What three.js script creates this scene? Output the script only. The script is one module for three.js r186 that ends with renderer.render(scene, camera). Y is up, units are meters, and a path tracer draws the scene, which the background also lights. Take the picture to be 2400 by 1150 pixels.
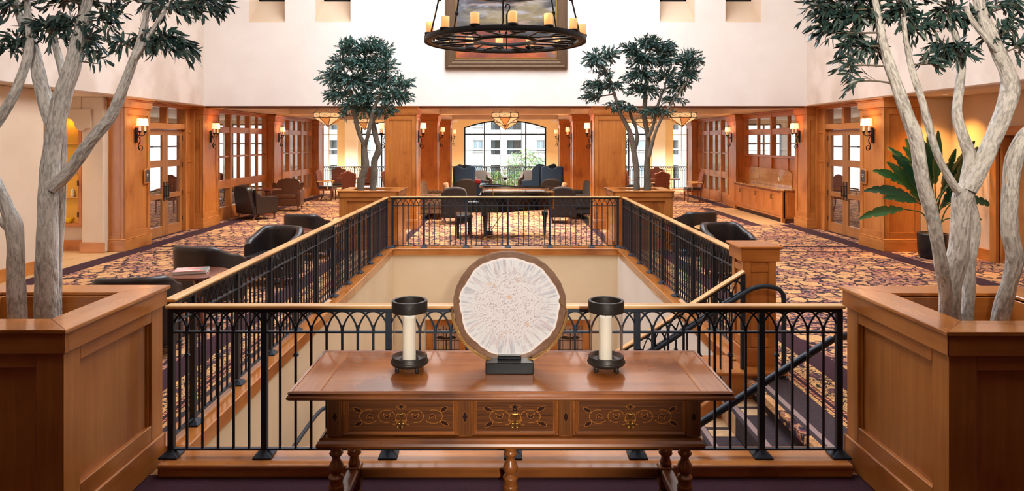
import * as THREE from 'three';
import { mergeGeometries } from 'three/addons/utils/BufferGeometryUtils.js';
import { RoundedBoxGeometry } from 'three/addons/geometries/RoundedBoxGeometry.js';
import { RectAreaLightUniformsLib } from 'three/addons/lights/RectAreaLightUniformsLib.js';

// ---------------------------------------------------------------- camera, sky, sun, large lights, exposure
const scene = new THREE.Scene();
const EYE = 2.1, F = 1600, CX = 1184, CY = 331;            // eye height; lens in pixels; where the horizon centre falls
const camera = new THREE.PerspectiveCamera(2 * Math.atan(575 / F) * 180 / Math.PI, 2400 / 1150, 0.1, 400);
camera.position.set(0, EYE, 0);
camera.setViewOffset(2400, 1150, 1200 - CX, 575 - CY, 2400, 1150);
const renderer = new THREE.WebGLRenderer({ antialias: true });
renderer.toneMapping = THREE.LinearToneMapping;
renderer.toneMappingExposure = 1.13;
renderer.shadowMap.enabled = true;
renderer.shadowMap.type = THREE.PCFSoftShadowMap;
RectAreaLightUniformsLib.init();
{ // pale bright sky
  const w = 128, h = 64, a = new Float32Array(w * h * 4);
  for (let j = 0; j < h; j++) {
    const e = (j + 0.5) / h * 2 - 1, t = Math.pow(Math.max(0, e), 0.6);
    const c = e < 0 ? [1.2, 1.2, 1.2] : [2.5 - 1.3 * t, 2.6 - 1.05 * t, 2.75 - 0.5 * t];
    for (let i = 0; i < w; i++) a.set([...c, 1], (j * w + i) * 4);
  }
  const t = new THREE.DataTexture(a, w, h, THREE.RGBAFormat, THREE.FloatType);
  t.mapping = THREE.EquirectangularReflectionMapping; t.magFilter = THREE.LinearFilter; t.needsUpdate = true;
  scene.background = t;
}
const sun = new THREE.DirectionalLight(0xfff3e0, 3.4);
sun.position.set(24, 62, 4); sun.target.position.set(0, 0, -60);
sun.castShadow = true; sun.shadow.radius = 1;
Object.assign(sun.shadow.camera, { left: -70, right: 70, top: 70, bottom: -70, near: 1, far: 200 });
sun.shadow.mapSize.set(4096, 4096);
scene.add(sun, sun.target);
const UNSEEN_ROOF_LIGHTS = [];                                       // unseen roof lights, placed to light the hall: [x, y, z, width, depth, radiance]
const ROOF = 8.6;
UNSEEN_ROOF_LIGHTS.push([0, ROOF - 0.14, -11.0, 7.0, 8.8, 6.2]);

// ---------------------------------------------------------------- helpers
const P = (px, py, D) => new THREE.Vector3((px - CX) * D / F, EYE - (py - CY) * D / F, -D);
const V = (x, y, z) => new THREE.Vector3(x, y, z);
function rng(seed) { let a = seed >>> 0; return () => { a = (a + 0x6D2B79F5) >>> 0; let t = Math.imul(a ^ (a >>> 15), 1 | a); t = (t + Math.imul(t ^ (t >>> 7), 61 | t)) ^ t; return ((t ^ (t >>> 14)) >>> 0) / 4294967296; }; }
const lerp = (a, b, t) => a + (b - a) * t, clamp = (x, a = 0, b = 1) => Math.min(b, Math.max(a, x));
const sstep = (a, b, x) => { const t = clamp((x - a) / (b - a)); return t * t * (3 - 2 * t); };
function makeNoise(seed) {                                    // periodic value noise
  const r = rng(seed), T = new Float32Array(65536); for (let i = 0; i < 65536; i++) T[i] = r();
  const at = (i, j, px, py) => T[((((j % py) + py) % py) * 241 + (((i % px) + px) % px) * 7) & 65535];
  const n = (x, y, px, py) => { const i = Math.floor(x), j = Math.floor(y); let u = x - i, v = y - j; u = u * u * (3 - 2 * u); v = v * v * (3 - 2 * v);
    return lerp(lerp(at(i, j, px, py), at(i + 1, j, px, py), u), lerp(at(i, j + 1, px, py), at(i + 1, j + 1, px, py), u), v); };
  n.fbm = (x, y, px, py, o) => { let s = 0, a = 0.5, t = 0; for (let k = 0; k < o; k++) { s += a * n(x, y, px, py); t += a; a *= 0.5; x *= 2; y *= 2; px *= 2; py *= 2; } return s / t; };
  return n;
}
function tex(w, h, fn, srgb = true, repeat) {
  const a = new Uint8Array(w * h * 4);
  for (let j = 0; j < h; j++) for (let i = 0; i < w; i++) {
    const c = fn((i + 0.5) / w, (j + 0.5) / h), k = (j * w + i) * 4;
    if (typeof c === 'number') a[k] = a[k + 1] = a[k + 2] = clamp(c, 0, 255); else { a[k] = clamp(c[0], 0, 255); a[k + 1] = clamp(c[1], 0, 255); a[k + 2] = clamp(c[2], 0, 255); }
    a[k + 3] = 255;
  }
  const t = new THREE.DataTexture(a, w, h, THREE.RGBAFormat); t.wrapS = t.wrapT = THREE.RepeatWrapping; t.magFilter = THREE.LinearFilter;
  if (srgb) t.colorSpace = THREE.SRGBColorSpace; if (repeat) t.repeat.set(repeat[0], repeat[1]); t.needsUpdate = true; return t;
}
const mix3 = (a, b, t) => [lerp(a[0], b[0], t), lerp(a[1], b[1], t), lerp(a[2], b[2], t)];
function canvasTex(w, h, draw) { const c = document.createElement('canvas'); c.width = w; c.height = h; draw(c.getContext('2d'), w, h); const t = new THREE.CanvasTexture(c); t.colorSpace = THREE.SRGBColorSpace; t.magFilter = THREE.LinearFilter; return t; }

// uv in metres from the way each face points; v runs along the grain axis
function uvBox(g, grain = 'y', off = 0) {
  if (g.index) g = g.toNonIndexed();
  if (!g.attributes.normal) g.computeVertexNormals();
  const p = g.attributes.position, n = g.attributes.normal, uv = new Float32Array(p.count * 2), ga = { x: 0, y: 1, z: 2 }[grain];
  for (let i = 0; i < p.count; i++) {
    const t = 3 * Math.floor(i / 3), an = [0, 0, 0];
    for (let k = 0; k < 3; k++) { an[0] += n.getX(t + k); an[1] += n.getY(t + k); an[2] += n.getZ(t + k); }
    const m = an.map(Math.abs), ax = m[0] >= m[1] && m[0] >= m[2] ? 0 : m[1] >= m[2] ? 1 : 2, q = [p.getX(i), p.getY(i), p.getZ(i)];
    let va = ga, ua; if (ax === ga) { ua = (ga + 1) % 3; va = (ga + 2) % 3; } else ua = 3 - ax - ga;
    uv[2 * i] = q[ua] + off * 0.37; uv[2 * i + 1] = q[va] + off * 0.61;
  }
  g.setAttribute('uv', new THREE.BufferAttribute(uv, 2)); return g;
}
const cbCache = new Map(); let cbN = 0;
function cb(w, h, d, b = 0.004, grain = 'y') {              // chamfered box about the origin
  const key = [w, h, d, b, grain].map(v => typeof v === 'number' ? v.toFixed(4) : v).join();
  if (cbCache.has(key)) return cbCache.get(key);
  b = Math.min(b, w * 0.45, h * 0.45, d * 0.45);
  const H = [w / 2, h / 2, d / 2], tri = [];
  const pt = (s, ax) => s.map((v, i) => v * (i === ax ? H[i] : H[i] - b));
  const poly = q => { const c = [0, 1, 2].map(i => q.reduce((s, v) => s + v[i], 0)); const e = V(...q[1]).sub(V(...q[0])).cross(V(...q[2]).sub(V(...q[0])));
    if (e.dot(V(...c)) < 0) q.reverse(); for (let i = 1; i < q.length - 1; i++) tri.push(...q[0], ...q[i], ...q[i + 1]); };
  for (let ax = 0; ax < 3; ax++) { const u = (ax + 1) % 3, v = (ax + 2) % 3; for (const s of [-1, 1]) {
    poly([[1, 1], [-1, 1], [-1, -1], [1, -1]].map(([a, c]) => { const q = [0, 0, 0]; q[ax] = s; q[u] = a; q[v] = c; return pt(q, ax); }));
  } for (const a of [-1, 1]) for (const c of [-1, 1]) { const q1 = [0, 0, 0], q2 = [0, 0, 0]; q1[u] = q2[u] = a; q1[v] = q2[v] = c; q1[ax] = -1; q2[ax] = 1;
    poly([pt(q1, u), pt(q2, u), pt(q2, v), pt(q1, v)]); } }
  for (const a of [-1, 1]) for (const c of [-1, 1]) for (const e of [-1, 1]) poly([pt([a, c, e], 0), pt([a, c, e], 1), pt([a, c, e], 2)]);
  let g = new THREE.BufferGeometry(); g.setAttribute('position', new THREE.Float32BufferAttribute(tri, 3)); g.computeVertexNormals();
  g = uvBox(g, grain, cbN++ % 17); cbCache.set(key, g); return g;
}
const mv = (g, x, y, z, rx = 0, ry = 0, rz = 0) => { g = g.clone(); if (rx) g.rotateX(rx); if (ry) g.rotateY(ry); if (rz) g.rotateZ(rz); return g.translate(x, y, z); };
function box(x0, x1, y0, y1, z0, z1, b = 0.003, grain = 'y') {  // from corner to corner
  return uvBox(mv(cb(Math.abs(x1 - x0), Math.abs(y1 - y0), Math.abs(z1 - z0), b, grain), (x0 + x1) / 2, (y0 + y1) / 2, (z0 + z1) / 2), grain);
}
const flatten = g => { g = g.index ? g.toNonIndexed() : g; for (const k of Object.keys(g.attributes)) if (!['position', 'normal', 'uv'].includes(k)) g.deleteAttribute(k); return g; };
const merge = l => mergeGeometries(l.map(flatten));
function lathe(pts, seg = 24) { const g = new THREE.LatheGeometry(pts.map(([r, y]) => new THREE.Vector2(Math.max(r, 1e-4), y)), seg); const uv = g.attributes.uv, p = g.attributes.position; for (let i = 0; i < uv.count; i++) uv.setXY(i, uv.getX(i) * 0.4, p.getY(i)); return g; }
function tube(pts, r, seg = 16, rad = 6, closed = false) { return new THREE.TubeGeometry(new THREE.CatmullRomCurve3(pts.map(p => p.isVector3 ? p : V(...p)), closed, 'catmullrom', 0.5), seg, r, rad, closed); }
function bar(a, b, r, rad = 6) { a = a.isVector3 ? a : V(...a); b = b.isVector3 ? b : V(...b); const d = b.clone().sub(a), g = new THREE.CylinderGeometry(r, r, d.length(), rad); g.applyQuaternion(new THREE.Quaternion().setFromUnitVectors(V(0, 1, 0), d.clone().normalize())); return g.translate((a.x + b.x) / 2, (a.y + b.y) / 2, (a.z + b.z) / 2); }
function limb(pts, rad = 10, per = 5, bump = 0.05, seed = 1) {   // tapering organic tube; pts = [[Vector3, radius]]
  const curve = new THREE.CatmullRomCurve3(pts.map(q => q[0]), false, 'centripetal'), N = (pts.length - 1) * per, r = rng(seed), pos = [], uv = [], idx = [];
  let up = V(0.3, 0.1, 1).normalize(), len = 0, prev = null; const ph = Array.from({ length: 6 }, () => r() * 6.28);
  for (let i = 0; i <= N; i++) {
    const t = i / N, c = curve.getPoint(t), d = curve.getTangent(t); if (prev) len += c.distanceTo(prev); prev = c;
    const k = t * (pts.length - 1), j = Math.min(pts.length - 2, Math.floor(k)), R = lerp(pts[j][1], pts[j + 1][1], k - j) * (1 + bump * Math.sin(len * 23 + ph[0]) * Math.sin(len * 9 + ph[1]));
    const s = d.clone().cross(up).normalize(); up = s.clone().cross(d).normalize();
    for (let q = 0; q <= rad; q++) { const a = q / rad * Math.PI * 2, w = R * (1 + bump * (Math.sin(2 * a + ph[2] + len * 4) + 0.7 * Math.sin(3 * a + ph[3] - len * 7)));
      pos.push(c.x + (s.x * Math.cos(a) + up.x * Math.sin(a)) * w, c.y + (s.y * Math.cos(a) + up.y * Math.sin(a)) * w, c.z + (s.z * Math.cos(a) + up.z * Math.sin(a)) * w); uv.push(q / rad * 2 * Math.PI * pts[0][1], len); }
  }
  for (let i = 0; i < N; i++) for (let q = 0; q < rad; q++) { const a = i * (rad + 1) + q, b = a + rad + 1; idx.push(a, b, a + 1, b, b + 1, a + 1); }
  const tip = pos.length / 3, e = curve.getPoint(1); pos.push(e.x, e.y, e.z); uv.push(0, len); for (let q = 0; q < rad; q++) idx.push(N * (rad + 1) + q, tip, N * (rad + 1) + q + 1);
  const g = new THREE.BufferGeometry(); g.setAttribute('position', new THREE.Float32BufferAttribute(pos, 3)); g.setAttribute('uv', new THREE.Float32BufferAttribute(uv, 2)); g.setIndex(idx); g.computeVertexNormals(); return g;
}
function shapeOf(pts) { const s = new THREE.Shape(); pts.forEach(([x, y], i) => i ? s.lineTo(x, y) : s.moveTo(x, y)); s.closePath(); return s; }
function prism(s, depth, bevel = 0, holes = [], seg = 12) { if (Array.isArray(s)) s = shapeOf(s); for (const h of holes) s.holes.push(Array.isArray(h) ? shapeOf(h) : h);
  return new THREE.ExtrudeGeometry(s, { depth: depth - 2 * bevel, bevelEnabled: bevel > 0, bevelSize: bevel, bevelThickness: bevel, bevelOffset: -bevel, bevelSegments: 1, curveSegments: seg }).translate(0, 0, bevel); }
const rb = (w, h, d, r = 0.03, s = 2) => new RoundedBoxGeometry(w, h, d, s, Math.min(r, w * 0.49, h * 0.49, d * 0.49));

const used = {};
function numbered(n) { if (!(n in used)) { used[n] = 0; return n; } used[n]++; return n + '_' + String(used[n]).padStart(3, '0'); }
function tag(o, label, category, group) { o.userData.label = label; o.userData.category = category; if (group) o.userData.group = group; return o; }
function thing(name, label, category, [x, y, z] = [0, 0, 0], turn = 0, group) { const o = new THREE.Group(); o.name = numbered(name); o.position.set(x, y, z); o.rotation.y = turn; scene.add(o); return tag(o, label, category, group); }
function part(name, g, m, parent, pos, rot) { const o = new THREE.Mesh(g, m); o.name = name; if (pos) o.position.set(...pos); if (rot) o.rotation.set(...rot); parent.add(o); return o; }
function copy(src, label, [x, y, z], turn = 0, group) { const o = src.clone(); o.name = numbered(src.name.replace(/_\d{3}$/, '')); o.userData = { ...src.userData }; if (label) o.userData.label = label; if (group) o.userData.group = group; o.position.set(x, y, z); o.rotation.y = turn; scene.add(o); return o; }
function struct(name, g, m) { const o = new THREE.Mesh(g, m); o.name = numbered(name); o.userData.kind = 'structure'; scene.add(o); return o; }
function structGroup(name) { const o = new THREE.Group(); o.name = numbered(name); o.userData.kind = 'structure'; scene.add(o); return o; }
const stuff = o => { o.userData.kind = 'stuff'; return o; };

// ---------------------------------------------------------------- materials
const N1 = makeNoise(11), N2 = makeNoise(23);
const woodTex = (a, b, c, w = 512, h = 1024, k = 1) => tex(w, h, (u, v) => {   // 1 m across, 2 m along the grain
  const wav = N2.fbm(u * 4, v * 5, 4, 5, 2) * 0.05, g = N1.fbm((u + wav) * 40, v * 4, 40, 4, 3), f = N2.fbm(u * 3, v * 5, 3, 5, 4), fine = N1.fbm(u * 160, v * 10, 160, 10, 2);
  let t = clamp(0.5 + (f - 0.5) * 1.5 * k + (g - 0.5) * 0.9 * k + (fine - 0.5) * 0.35); const q = mix3(a, b, t);
  return mix3(q, c, sstep(0.66, 0.8, f) * 0.55 * k);
}, true, [1, 0.5]);
const mapleT = woodTex([199, 127, 60], [173, 101, 40], [138, 76, 28]), walnutT = woodTex([160, 94, 42], [116, 64, 26], [76, 40, 16], 512, 1024, 1.15);
const bumpGrain = tex(256, 512, (u, v) => 128 + 120 * (N1.fbm(u * 64, v * 5, 64, 5, 3) - 0.5), false, [1, 0.5]);
const weave = tex(256, 256, (u, v) => 128 + 60 * Math.sin(u * 2 * Math.PI * 48) * Math.sin(v * 2 * Math.PI * 48) + 90 * (N1.fbm(u * 32, v * 32, 32, 32, 2) - 0.5), false, [4, 4]);
const pebble = tex(256, 256, (u, v) => 255 * N1.fbm(u * 40, v * 40, 40, 40, 3), false, [3, 3]);
const plasterB = tex(512, 512, (u, v) => 255 * N2.fbm(u * 24, v * 24, 24, 24, 5), false, [0.5, 0.5]);
const plasterC = (a, b, k) => tex(512, 512, (u, v) => mix3(a, b, clamp(0.5 + (N2.fbm(u * 6, v * 6, 6, 6, 5) - 0.5) * k)), true, [0.33, 0.33]);
const S = (o) => new THREE.MeshStandardMaterial(o), PH = (o) => new THREE.MeshPhysicalMaterial(o);
const M = {
  maple: PH({ map: mapleT, roughness: 0.36, clearcoat: 0.35, clearcoatRoughness: 0.22, bumpMap: bumpGrain, bumpScale: 0.0003 }),
  mapleTop: PH({ map: mapleT, roughness: 0.24, clearcoat: 0.6, clearcoatRoughness: 0.12 }),
  walnut: PH({ map: walnutT, roughness: 0.33, clearcoat: 0.5, clearcoatRoughness: 0.15, bumpMap: bumpGrain, bumpScale: 0.0005 }),
  walnutTop: PH({ map: woodTex([172, 102, 46], [136, 74, 30], [98, 52, 22], 512, 1024, 1.0), roughness: 0.22, clearcoat: 0.55, clearcoatRoughness: 0.1 }),
  oak: PH({ map: woodTex([232, 184, 118], [210, 156, 94], [180, 126, 74], 256, 512), roughness: 0.3, clearcoat: 0.5, clearcoatRoughness: 0.15 }),
  doorOak: PH({ map: woodTex([176, 118, 66], [150, 96, 50], [120, 76, 40], 256, 512), roughness: 0.38, clearcoat: 0.3, clearcoatRoughness: 0.25 }),
  mahogany: PH({ map: woodTex([122, 60, 36], [92, 42, 26], [66, 30, 20], 256, 512), roughness: 0.3, clearcoat: 0.6, clearcoatRoughness: 0.12 }),
  darkTrim: PH({ map: woodTex([104, 60, 34], [80, 44, 24], [60, 34, 20], 256, 512), roughness: 0.45 }),
  iron: S({ color: 0x222e3b, roughness: 0.46, metalness: 0.25, bumpMap: pebble, bumpScale: 0.0006 }),
  ironBlack: S({ color: 0x090a0b, roughness: 0.48, metalness: 0.5 }),
  bronze: S({ color: 0x3a3531, roughness: 0.45, metalness: 0.6, bumpMap: pebble, bumpScale: 0.0008 }),
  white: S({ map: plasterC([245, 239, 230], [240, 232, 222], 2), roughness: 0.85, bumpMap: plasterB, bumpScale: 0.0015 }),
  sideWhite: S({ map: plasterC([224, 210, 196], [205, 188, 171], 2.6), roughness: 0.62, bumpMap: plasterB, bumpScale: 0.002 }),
  beige: S({ map: plasterC([220, 196, 168], [211, 186, 156], 2), roughness: 0.85, bumpMap: plasterB, bumpScale: 0.0015 }),
  yellow: S({ map: plasterC([240, 214, 166], [232, 204, 154], 2), roughness: 0.85 }),
  cream: S({ map: plasterC([246, 238, 222], [240, 230, 212], 2), roughness: 0.85 }),
  wellWall: S({ map: plasterC([234, 212, 176], [226, 202, 164], 1.6), roughness: 0.8, bumpMap: plasterB, bumpScale: 0.001 }),
  ceiling: S({ map: plasterC([240, 226, 204], [234, 218, 196], 1.5), roughness: 0.9 }),
  stone: PH({ map: tex(256, 256, (u, v) => mix3([214, 178, 130], [188, 146, 98], N2.fbm(u * 8, v * 8, 8, 8, 5)), true, [1, 1]), roughness: 0.4 }),
  granite: PH({ map: tex(512, 512, (u, v) => { const f = N1.fbm(u * 60, v * 60, 60, 60, 3), c = N2.fbm(u * 6, v * 6, 6, 6, 3); return mix3(mix3([206, 150, 84], [176, 116, 58], c), f > 0.6 ? [236, 198, 140] : [110, 70, 40], Math.abs(f - 0.5) * 2.2); }, true, [1, 1]), roughness: 0.18, clearcoat: 0.6, clearcoatRoughness: 0.05 }),
  glass: PH({ color: 0xffffff, roughness: 0, transmission: 1, thickness: 0, ior: 1.5 }),
  leather: PH({ map: tex(256, 256, (u, v) => mix3([44, 34, 32], [24, 20, 21], N2.fbm(u * 8, v * 8, 8, 8, 4)), true, [2, 2]), roughness: 0.34, bumpMap: pebble, bumpScale: 0.0008, clearcoat: 0.25, clearcoatRoughness: 0.3 }),
  leatherBrown: PH({ map: tex(256, 256, (u, v) => mix3([104, 58, 30], [70, 38, 22], N2.fbm(u * 8, v * 8, 8, 8, 4)), true, [2, 2]), roughness: 0.36, bumpMap: pebble, bumpScale: 0.0008, clearcoat: 0.25, clearcoatRoughness: 0.3 }),
  brownCloth: PH({ color: 0x2b2522, roughness: 0.9, bumpMap: weave, bumpScale: 0.0012, sheen: 0.12, sheenRoughness: 0.6, sheenColor: new THREE.Color(0x8a7460) }),
  greyCloth: PH({ color: 0x4e4a49, roughness: 0.9, bumpMap: weave, bumpScale: 0.0012, sheen: 0.12, sheenRoughness: 0.6 }),
  blueCloth: PH({ color: 0x0c2a44, roughness: 0.85, bumpMap: weave, bumpScale: 0.0012, sheen: 0.12, sheenRoughness: 0.4, sheenColor: new THREE.Color(0x4d89b8) }),
  redCloth: PH({ color: 0x8c1f24, roughness: 0.85 }),
  lacquer: PH({ color: 0x060607, roughness: 0.16, clearcoat: 0.4, clearcoatRoughness: 0.05 }),
  brass: S({ color: 0xc59a4e, roughness: 0.3, metalness: 1 }),
  gilt: S({ color: 0xd8b070, roughness: 0.28, metalness: 0.9, bumpMap: pebble, bumpScale: 0.003 }),
  frameGilt: S({ color: 0x5e472f, roughness: 0.5, metalness: 0.45, bumpMap: pebble, bumpScale: 0.006 }),
  wax: PH({ color: 0xf6ecd6, roughness: 0.5, transmission: 0.0, clearcoat: 0.2 }),
  soil: S({ map: tex(256, 256, (u, v) => mix3([60, 42, 28], [30, 20, 14], N1.fbm(u * 30, v * 30, 30, 30, 4)), true, [2, 2]), roughness: 1 }),
  pageWhite: S({ color: 0xe9e4da, roughness: 0.8 }),
  black: PH({ color: 0x08080a, roughness: 0.3, specularIntensity: 0.35 }),
  dark: S({ color: 0x191615, roughness: 0.7 }),
  purple: S({ map: tex(256, 256, (u, v) => mix3([64, 20, 36], [40, 12, 25], N1.fbm(u * 60, v * 60, 60, 60, 3)), true, [1, 1]), roughness: 1 }),
  plum: S({ map: tex(256, 256, (u, v) => mix3([74, 60, 64], [50, 38, 44], N1.fbm(u * 70, v * 70, 70, 70, 3)), true, [1, 1]), roughness: 1 }),
  tread: S({ color: 0x9c8480, roughness: 0.9 }),
  creamCarpet: S({ map: tex(256, 256, (u, v) => mix3([222, 188, 146], [196, 156, 112], N1.fbm(u * 60, v * 20, 60, 20, 3)), true, [1, 1]), roughness: 1 }),
};
M.shade = S({ color: 0xfff0d8, roughness: 0.8, emissive: 0xffcf94, emissiveIntensity: 1.0 });
M.candleGlass = S({ color: 0xffe2b0, roughness: 0.6, emissive: 0xffa850, emissiveIntensity: 0.6 });
M.mica = S({ color: 0xe8b070, roughness: 0.5, emissive: 0xffb060, emissiveIntensity: 0.25 });
M.micaBright = S({ color: 0xffe6bc, roughness: 0.5, emissive: 0xffd49a, emissiveIntensity: 0.55 });
M.lampDisc = S({ color: 0xffffff, emissive: 0xffe8c4, emissiveIntensity: 2.2 });
M.unseenRoofGlow = S({ color: 0xffffff, emissive: 0xf2f6ff, emissiveIntensity: 1.0 });
// carpets
const carpetField = (() => {
  const n = 9, r = rng(5), cx = [], cy = [], ty = [];
  for (let j = 0; j < n; j++) for (let i = 0; i < n; i++) { cx.push(i + 0.5 + (j % 2 ? 0.25 : -0.25) + (r() - 0.5) * 0.5); cy.push(j + 0.5 + (r() - 0.5) * 0.5); ty.push(r()); }
  return tex(1024, 1024, (u, v) => {
    const wx = (N1.fbm(u * 24, v * 24, 24, 24, 3) - 0.5) * 0.7, wy = (N2.fbm(u * 24, v * 24, 24, 24, 3) - 0.5) * 0.7, x = u * n + wx, y = v * n + wy; let d1 = 9, d2 = 9, id = 0, dx1 = 0, dy1 = 0;
    const I = Math.floor(x), J = Math.floor(y);
    for (let j = J - 2; j <= J + 2; j++) for (let i = I - 2; i <= I + 2; i++) { const k = ((j % n) + n) % n * n + ((i % n) + n) % n, dx = x - cx[k] - Math.floor(i / n) * n, dy = y - cy[k] - Math.floor(j / n) * n, d = Math.hypot(dx, dy); if (d < d1) { d2 = d1; d1 = d; id = k; dx1 = dx; dy1 = dy; } else if (d < d2) d2 = d; }
    const pile = N1.fbm(u * 256, v * 256, 256, 256, 1), e = d2 - d1; let c = mix3([226, 176, 118], [196, 142, 92], N2.fbm(u * 16, v * 16, 16, 16, 3));
    if (ty[id] > 0.62) { const a = Math.atan2(dy1, dx1), pet = 0.34 + 0.1 * Math.cos(6 * a), q = N1.fbm(u * 90, v * 90, 90, 90, 2); c = d1 < pet * 0.45 ? [44, 40, 62] : d1 < pet ? mix3([128, 66, 78], [190, 140, 104], sstep(0.42, 0.6, q)) : mix3(c, [150, 92, 84], q > 0.52 ? 0.75 : 0.1); }
    else if (ty[id] > 0.35) { const q = N2.fbm(u * 70, v * 70, 70, 70, 2); if (q > 0.56 && e > 0.14) c = mix3(c, [146, 84, 78], 0.8); }
    const line = N2.fbm(u * 30, v * 30, 30, 30, 2); c = mix3([48, 28, 40], c, sstep(0.07 + line * 0.09, 0.13 + line * 0.09, e));
    const k = 0.84 + 0.3 * pile; return [c[0] * k, c[1] * k, c[2] * k];
  }, true, [1 / 2.3, 1 / 2.3]);
})();
const carpetBorder = tex(512, 1024, (u, v) => {             // u across the 0.37 m strip, v along 0.74 m
  const q = N1.fbm(u * 14, v * 28, 14, 28, 3), s = Math.abs(Math.sin(v * Math.PI * 2) * 0.22 + (N2.fbm(u * 8, v * 16, 8, 16, 2) - 0.5) * 0.7), du = Math.abs(u - 0.5), edge = Math.min(u, 1 - u);
  let c = mix3([232, 184, 118], [206, 152, 94], q);
  if (Math.abs(du - s) < 0.045 || Math.abs(q - 0.5) < 0.028) c = [46, 30, 40];
  const m = Math.hypot((u - 0.5) * 1.0, ((v * 2 % 1) - 0.5) * 1.0); if (m < 0.17) c = q > 0.5 ? [58, 48, 60] : [120, 70, 66];
  if (edge < 0.13) c = Math.floor(v * 40 + (u > 0.5 ? 1 : 0)) % 2 ? [132, 40, 48] : [214, 160, 110]; if (edge < 0.045 || (edge > 0.115 && edge < 0.145)) c = [48, 22, 36];
  return c;
}, true, [1 / 0.37, 1 / 0.74]);
M.carpet = S({ map: carpetField, roughness: 1, bumpMap: weave, bumpScale: 0.002 });
M.carpetBorder = S({ map: carpetBorder, roughness: 1 });

// ================================================================ THE SHELL (z = minus the distance from the camera)
// ---- floor and carpets
const floorG = structGroup('floor');
const fl = (name, x0, x1, d0, d1, m, y = 0, t = 0.06, b = 0.0005) => part(name, box(x0, x1, y - t, y, -d1, -d0, b, 'z'), m, floorG);
fl('entry_carpet', -9.2, 9, -3, 4.3, M.purple);
fl('carpet', -7.3, -2.13, 4.3, 30, M.carpet);
fl('carpet', 2.13, 8.6, 4.3, 13.4, M.carpet);
fl('carpet', 2.13, 7.6, 13.4, 30, M.carpet);
fl('carpet', -2.13, 2.13, 12.97, 30, M.carpet);
fl('stone_floor', -9.2, -7.3, 4.3, 13.2, M.stone); fl('carpet', -7.62, -7.3, 13.2, 30, M.carpet); fl('carpet', 7.6, 8.6, 13.3, 13.5, M.carpet);
fl('void_ledge', -9.2, -7.62, 27.4, 30, M.carpet); fl('void_ledge', 7.6, 9.2, 27.4, 30, M.carpet);
const strip = (name, x0, x1, d0, d1, m, y = 0.003) => part(name, box(x0, x1, -0.02, y, -d1, -d0, 0.0005, 'z'), m, floorG);
for (const s of [-1, 1]) {
  const q = (a, b) => s < 0 ? [-b, -a] : [a, b];
  strip('carpet_edge', ...q(s > 0 ? 2.19 : 2.36, 2.5), 4.5, 13.1, M.plum, 0.0035); strip('carpet_border', ...q(2.5, 2.87), 4.5, 13.1, M.carpetBorder, 0.004); strip('carpet_band', ...q(2.87, 3.14), 4.5, 13.1, M.purple, 0.0035);
  strip('carpet_band', ...q(6.92, 7.28), 4.6, 27, M.purple, 0.0035);
  strip('carpet_band', ...q(2.06, 2.22), 13.25, 29.8, M.purple, 0.0035);
  for (const d of [8.3, 8.9, 12.9, 13.55, 17.1, 17.75, 22.1, 22.6]) strip('carpet_band', ...q(3.14, d > 17 && s > 0 && d < 20 ? 6.1 : 6.92), d, d + (d < 9 ? 0.001 : 0.13), M.purple, 0.0025);
}
for (const d of [16.3, 16.85, 21.6, 22.1]) strip('carpet_band', -2.05, 2.05, d, d + 0.12, M.purple, 0.0025);
strip('stone_apron', 6.42, 7.15, 17.2, 21.5, M.stone, 0.004); strip('carpet_band', 6.12, 6.42, 17.0, 21.5, M.purple, 0.0035);

// ---- walls of the hall
const splay = [[-6.08, -5.23], [-4.5, -3.67], [3.67, 4.5], [5.23, 6.08]];
{ const holes = splay.map(([a, b]) => [[a, 4.92], [b, 4.92], [b, 6.4], [a, 6.4]]);
  const w = struct('wall_far', uvBox(prism([[-7.62, 2.94], [7.62, 2.94], [7.62, ROOF], [-7.62, ROOF]], 0.5, 0, holes).translate(0, 0, -16.7)), M.white);
  splay.forEach(([a, b], i) => {
    const g = structGroup('window_' + (i + 1)), z0 = -16.2, z1 = -16.62, x0 = a + 0.09, x1 = b - 0.09, y0 = 5.5, y1 = 6.3, f = [];
    const quad = (p, q, r, s) => f.push(...p, ...q, ...r, ...p, ...r, ...s);
    quad([a, 4.92, z0], [b, 4.92, z0], [x1, y0, z1], [x0, y0, z1]); quad([a, 6.4, z0], [a, 4.92, z0], [x0, y0, z1], [x0, y1, z1]); quad([b, 4.92, z0], [b, 6.4, z0], [x1, y1, z1], [x1, y0, z1]); quad([b, 6.4, z0], [a, 6.4, z0], [x0, y1, z1], [x1, y1, z1]);
    let q = new THREE.BufferGeometry(); q.setAttribute('position', new THREE.Float32BufferAttribute(f, 3)); q.computeVertexNormals(); part('shade_toned_reveal', uvBox(q), M.beige, g);  // reveal set darker than the wall: its shade is put into the beige
    for (const e of [[x0, x1, y0, y0 + 0.05], [x0, x1, y1 - 0.05, y1], [x0, x0 + 0.05, y0, y1], [x1 - 0.05, x1, y0, y1]]) part('window_frame', box(e[0], e[1], e[2], e[3], z1 - 0.05, z1, 0.004), M.ironBlack, g);
    part('pane', new THREE.PlaneGeometry(x1 - x0 - 0.08, y1 - y0 - 0.08).translate((x0 + x1) / 2, (y0 + y1) / 2, z1 - 0.03), M.glass, g);
  }); }
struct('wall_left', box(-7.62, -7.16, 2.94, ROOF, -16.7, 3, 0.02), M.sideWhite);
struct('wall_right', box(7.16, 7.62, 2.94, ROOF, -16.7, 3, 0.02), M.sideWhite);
struct('wall_left_lower', box(-7.9, -7.5, 0, 2.94, -11.1, 3, 0.01), M.beige);
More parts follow.
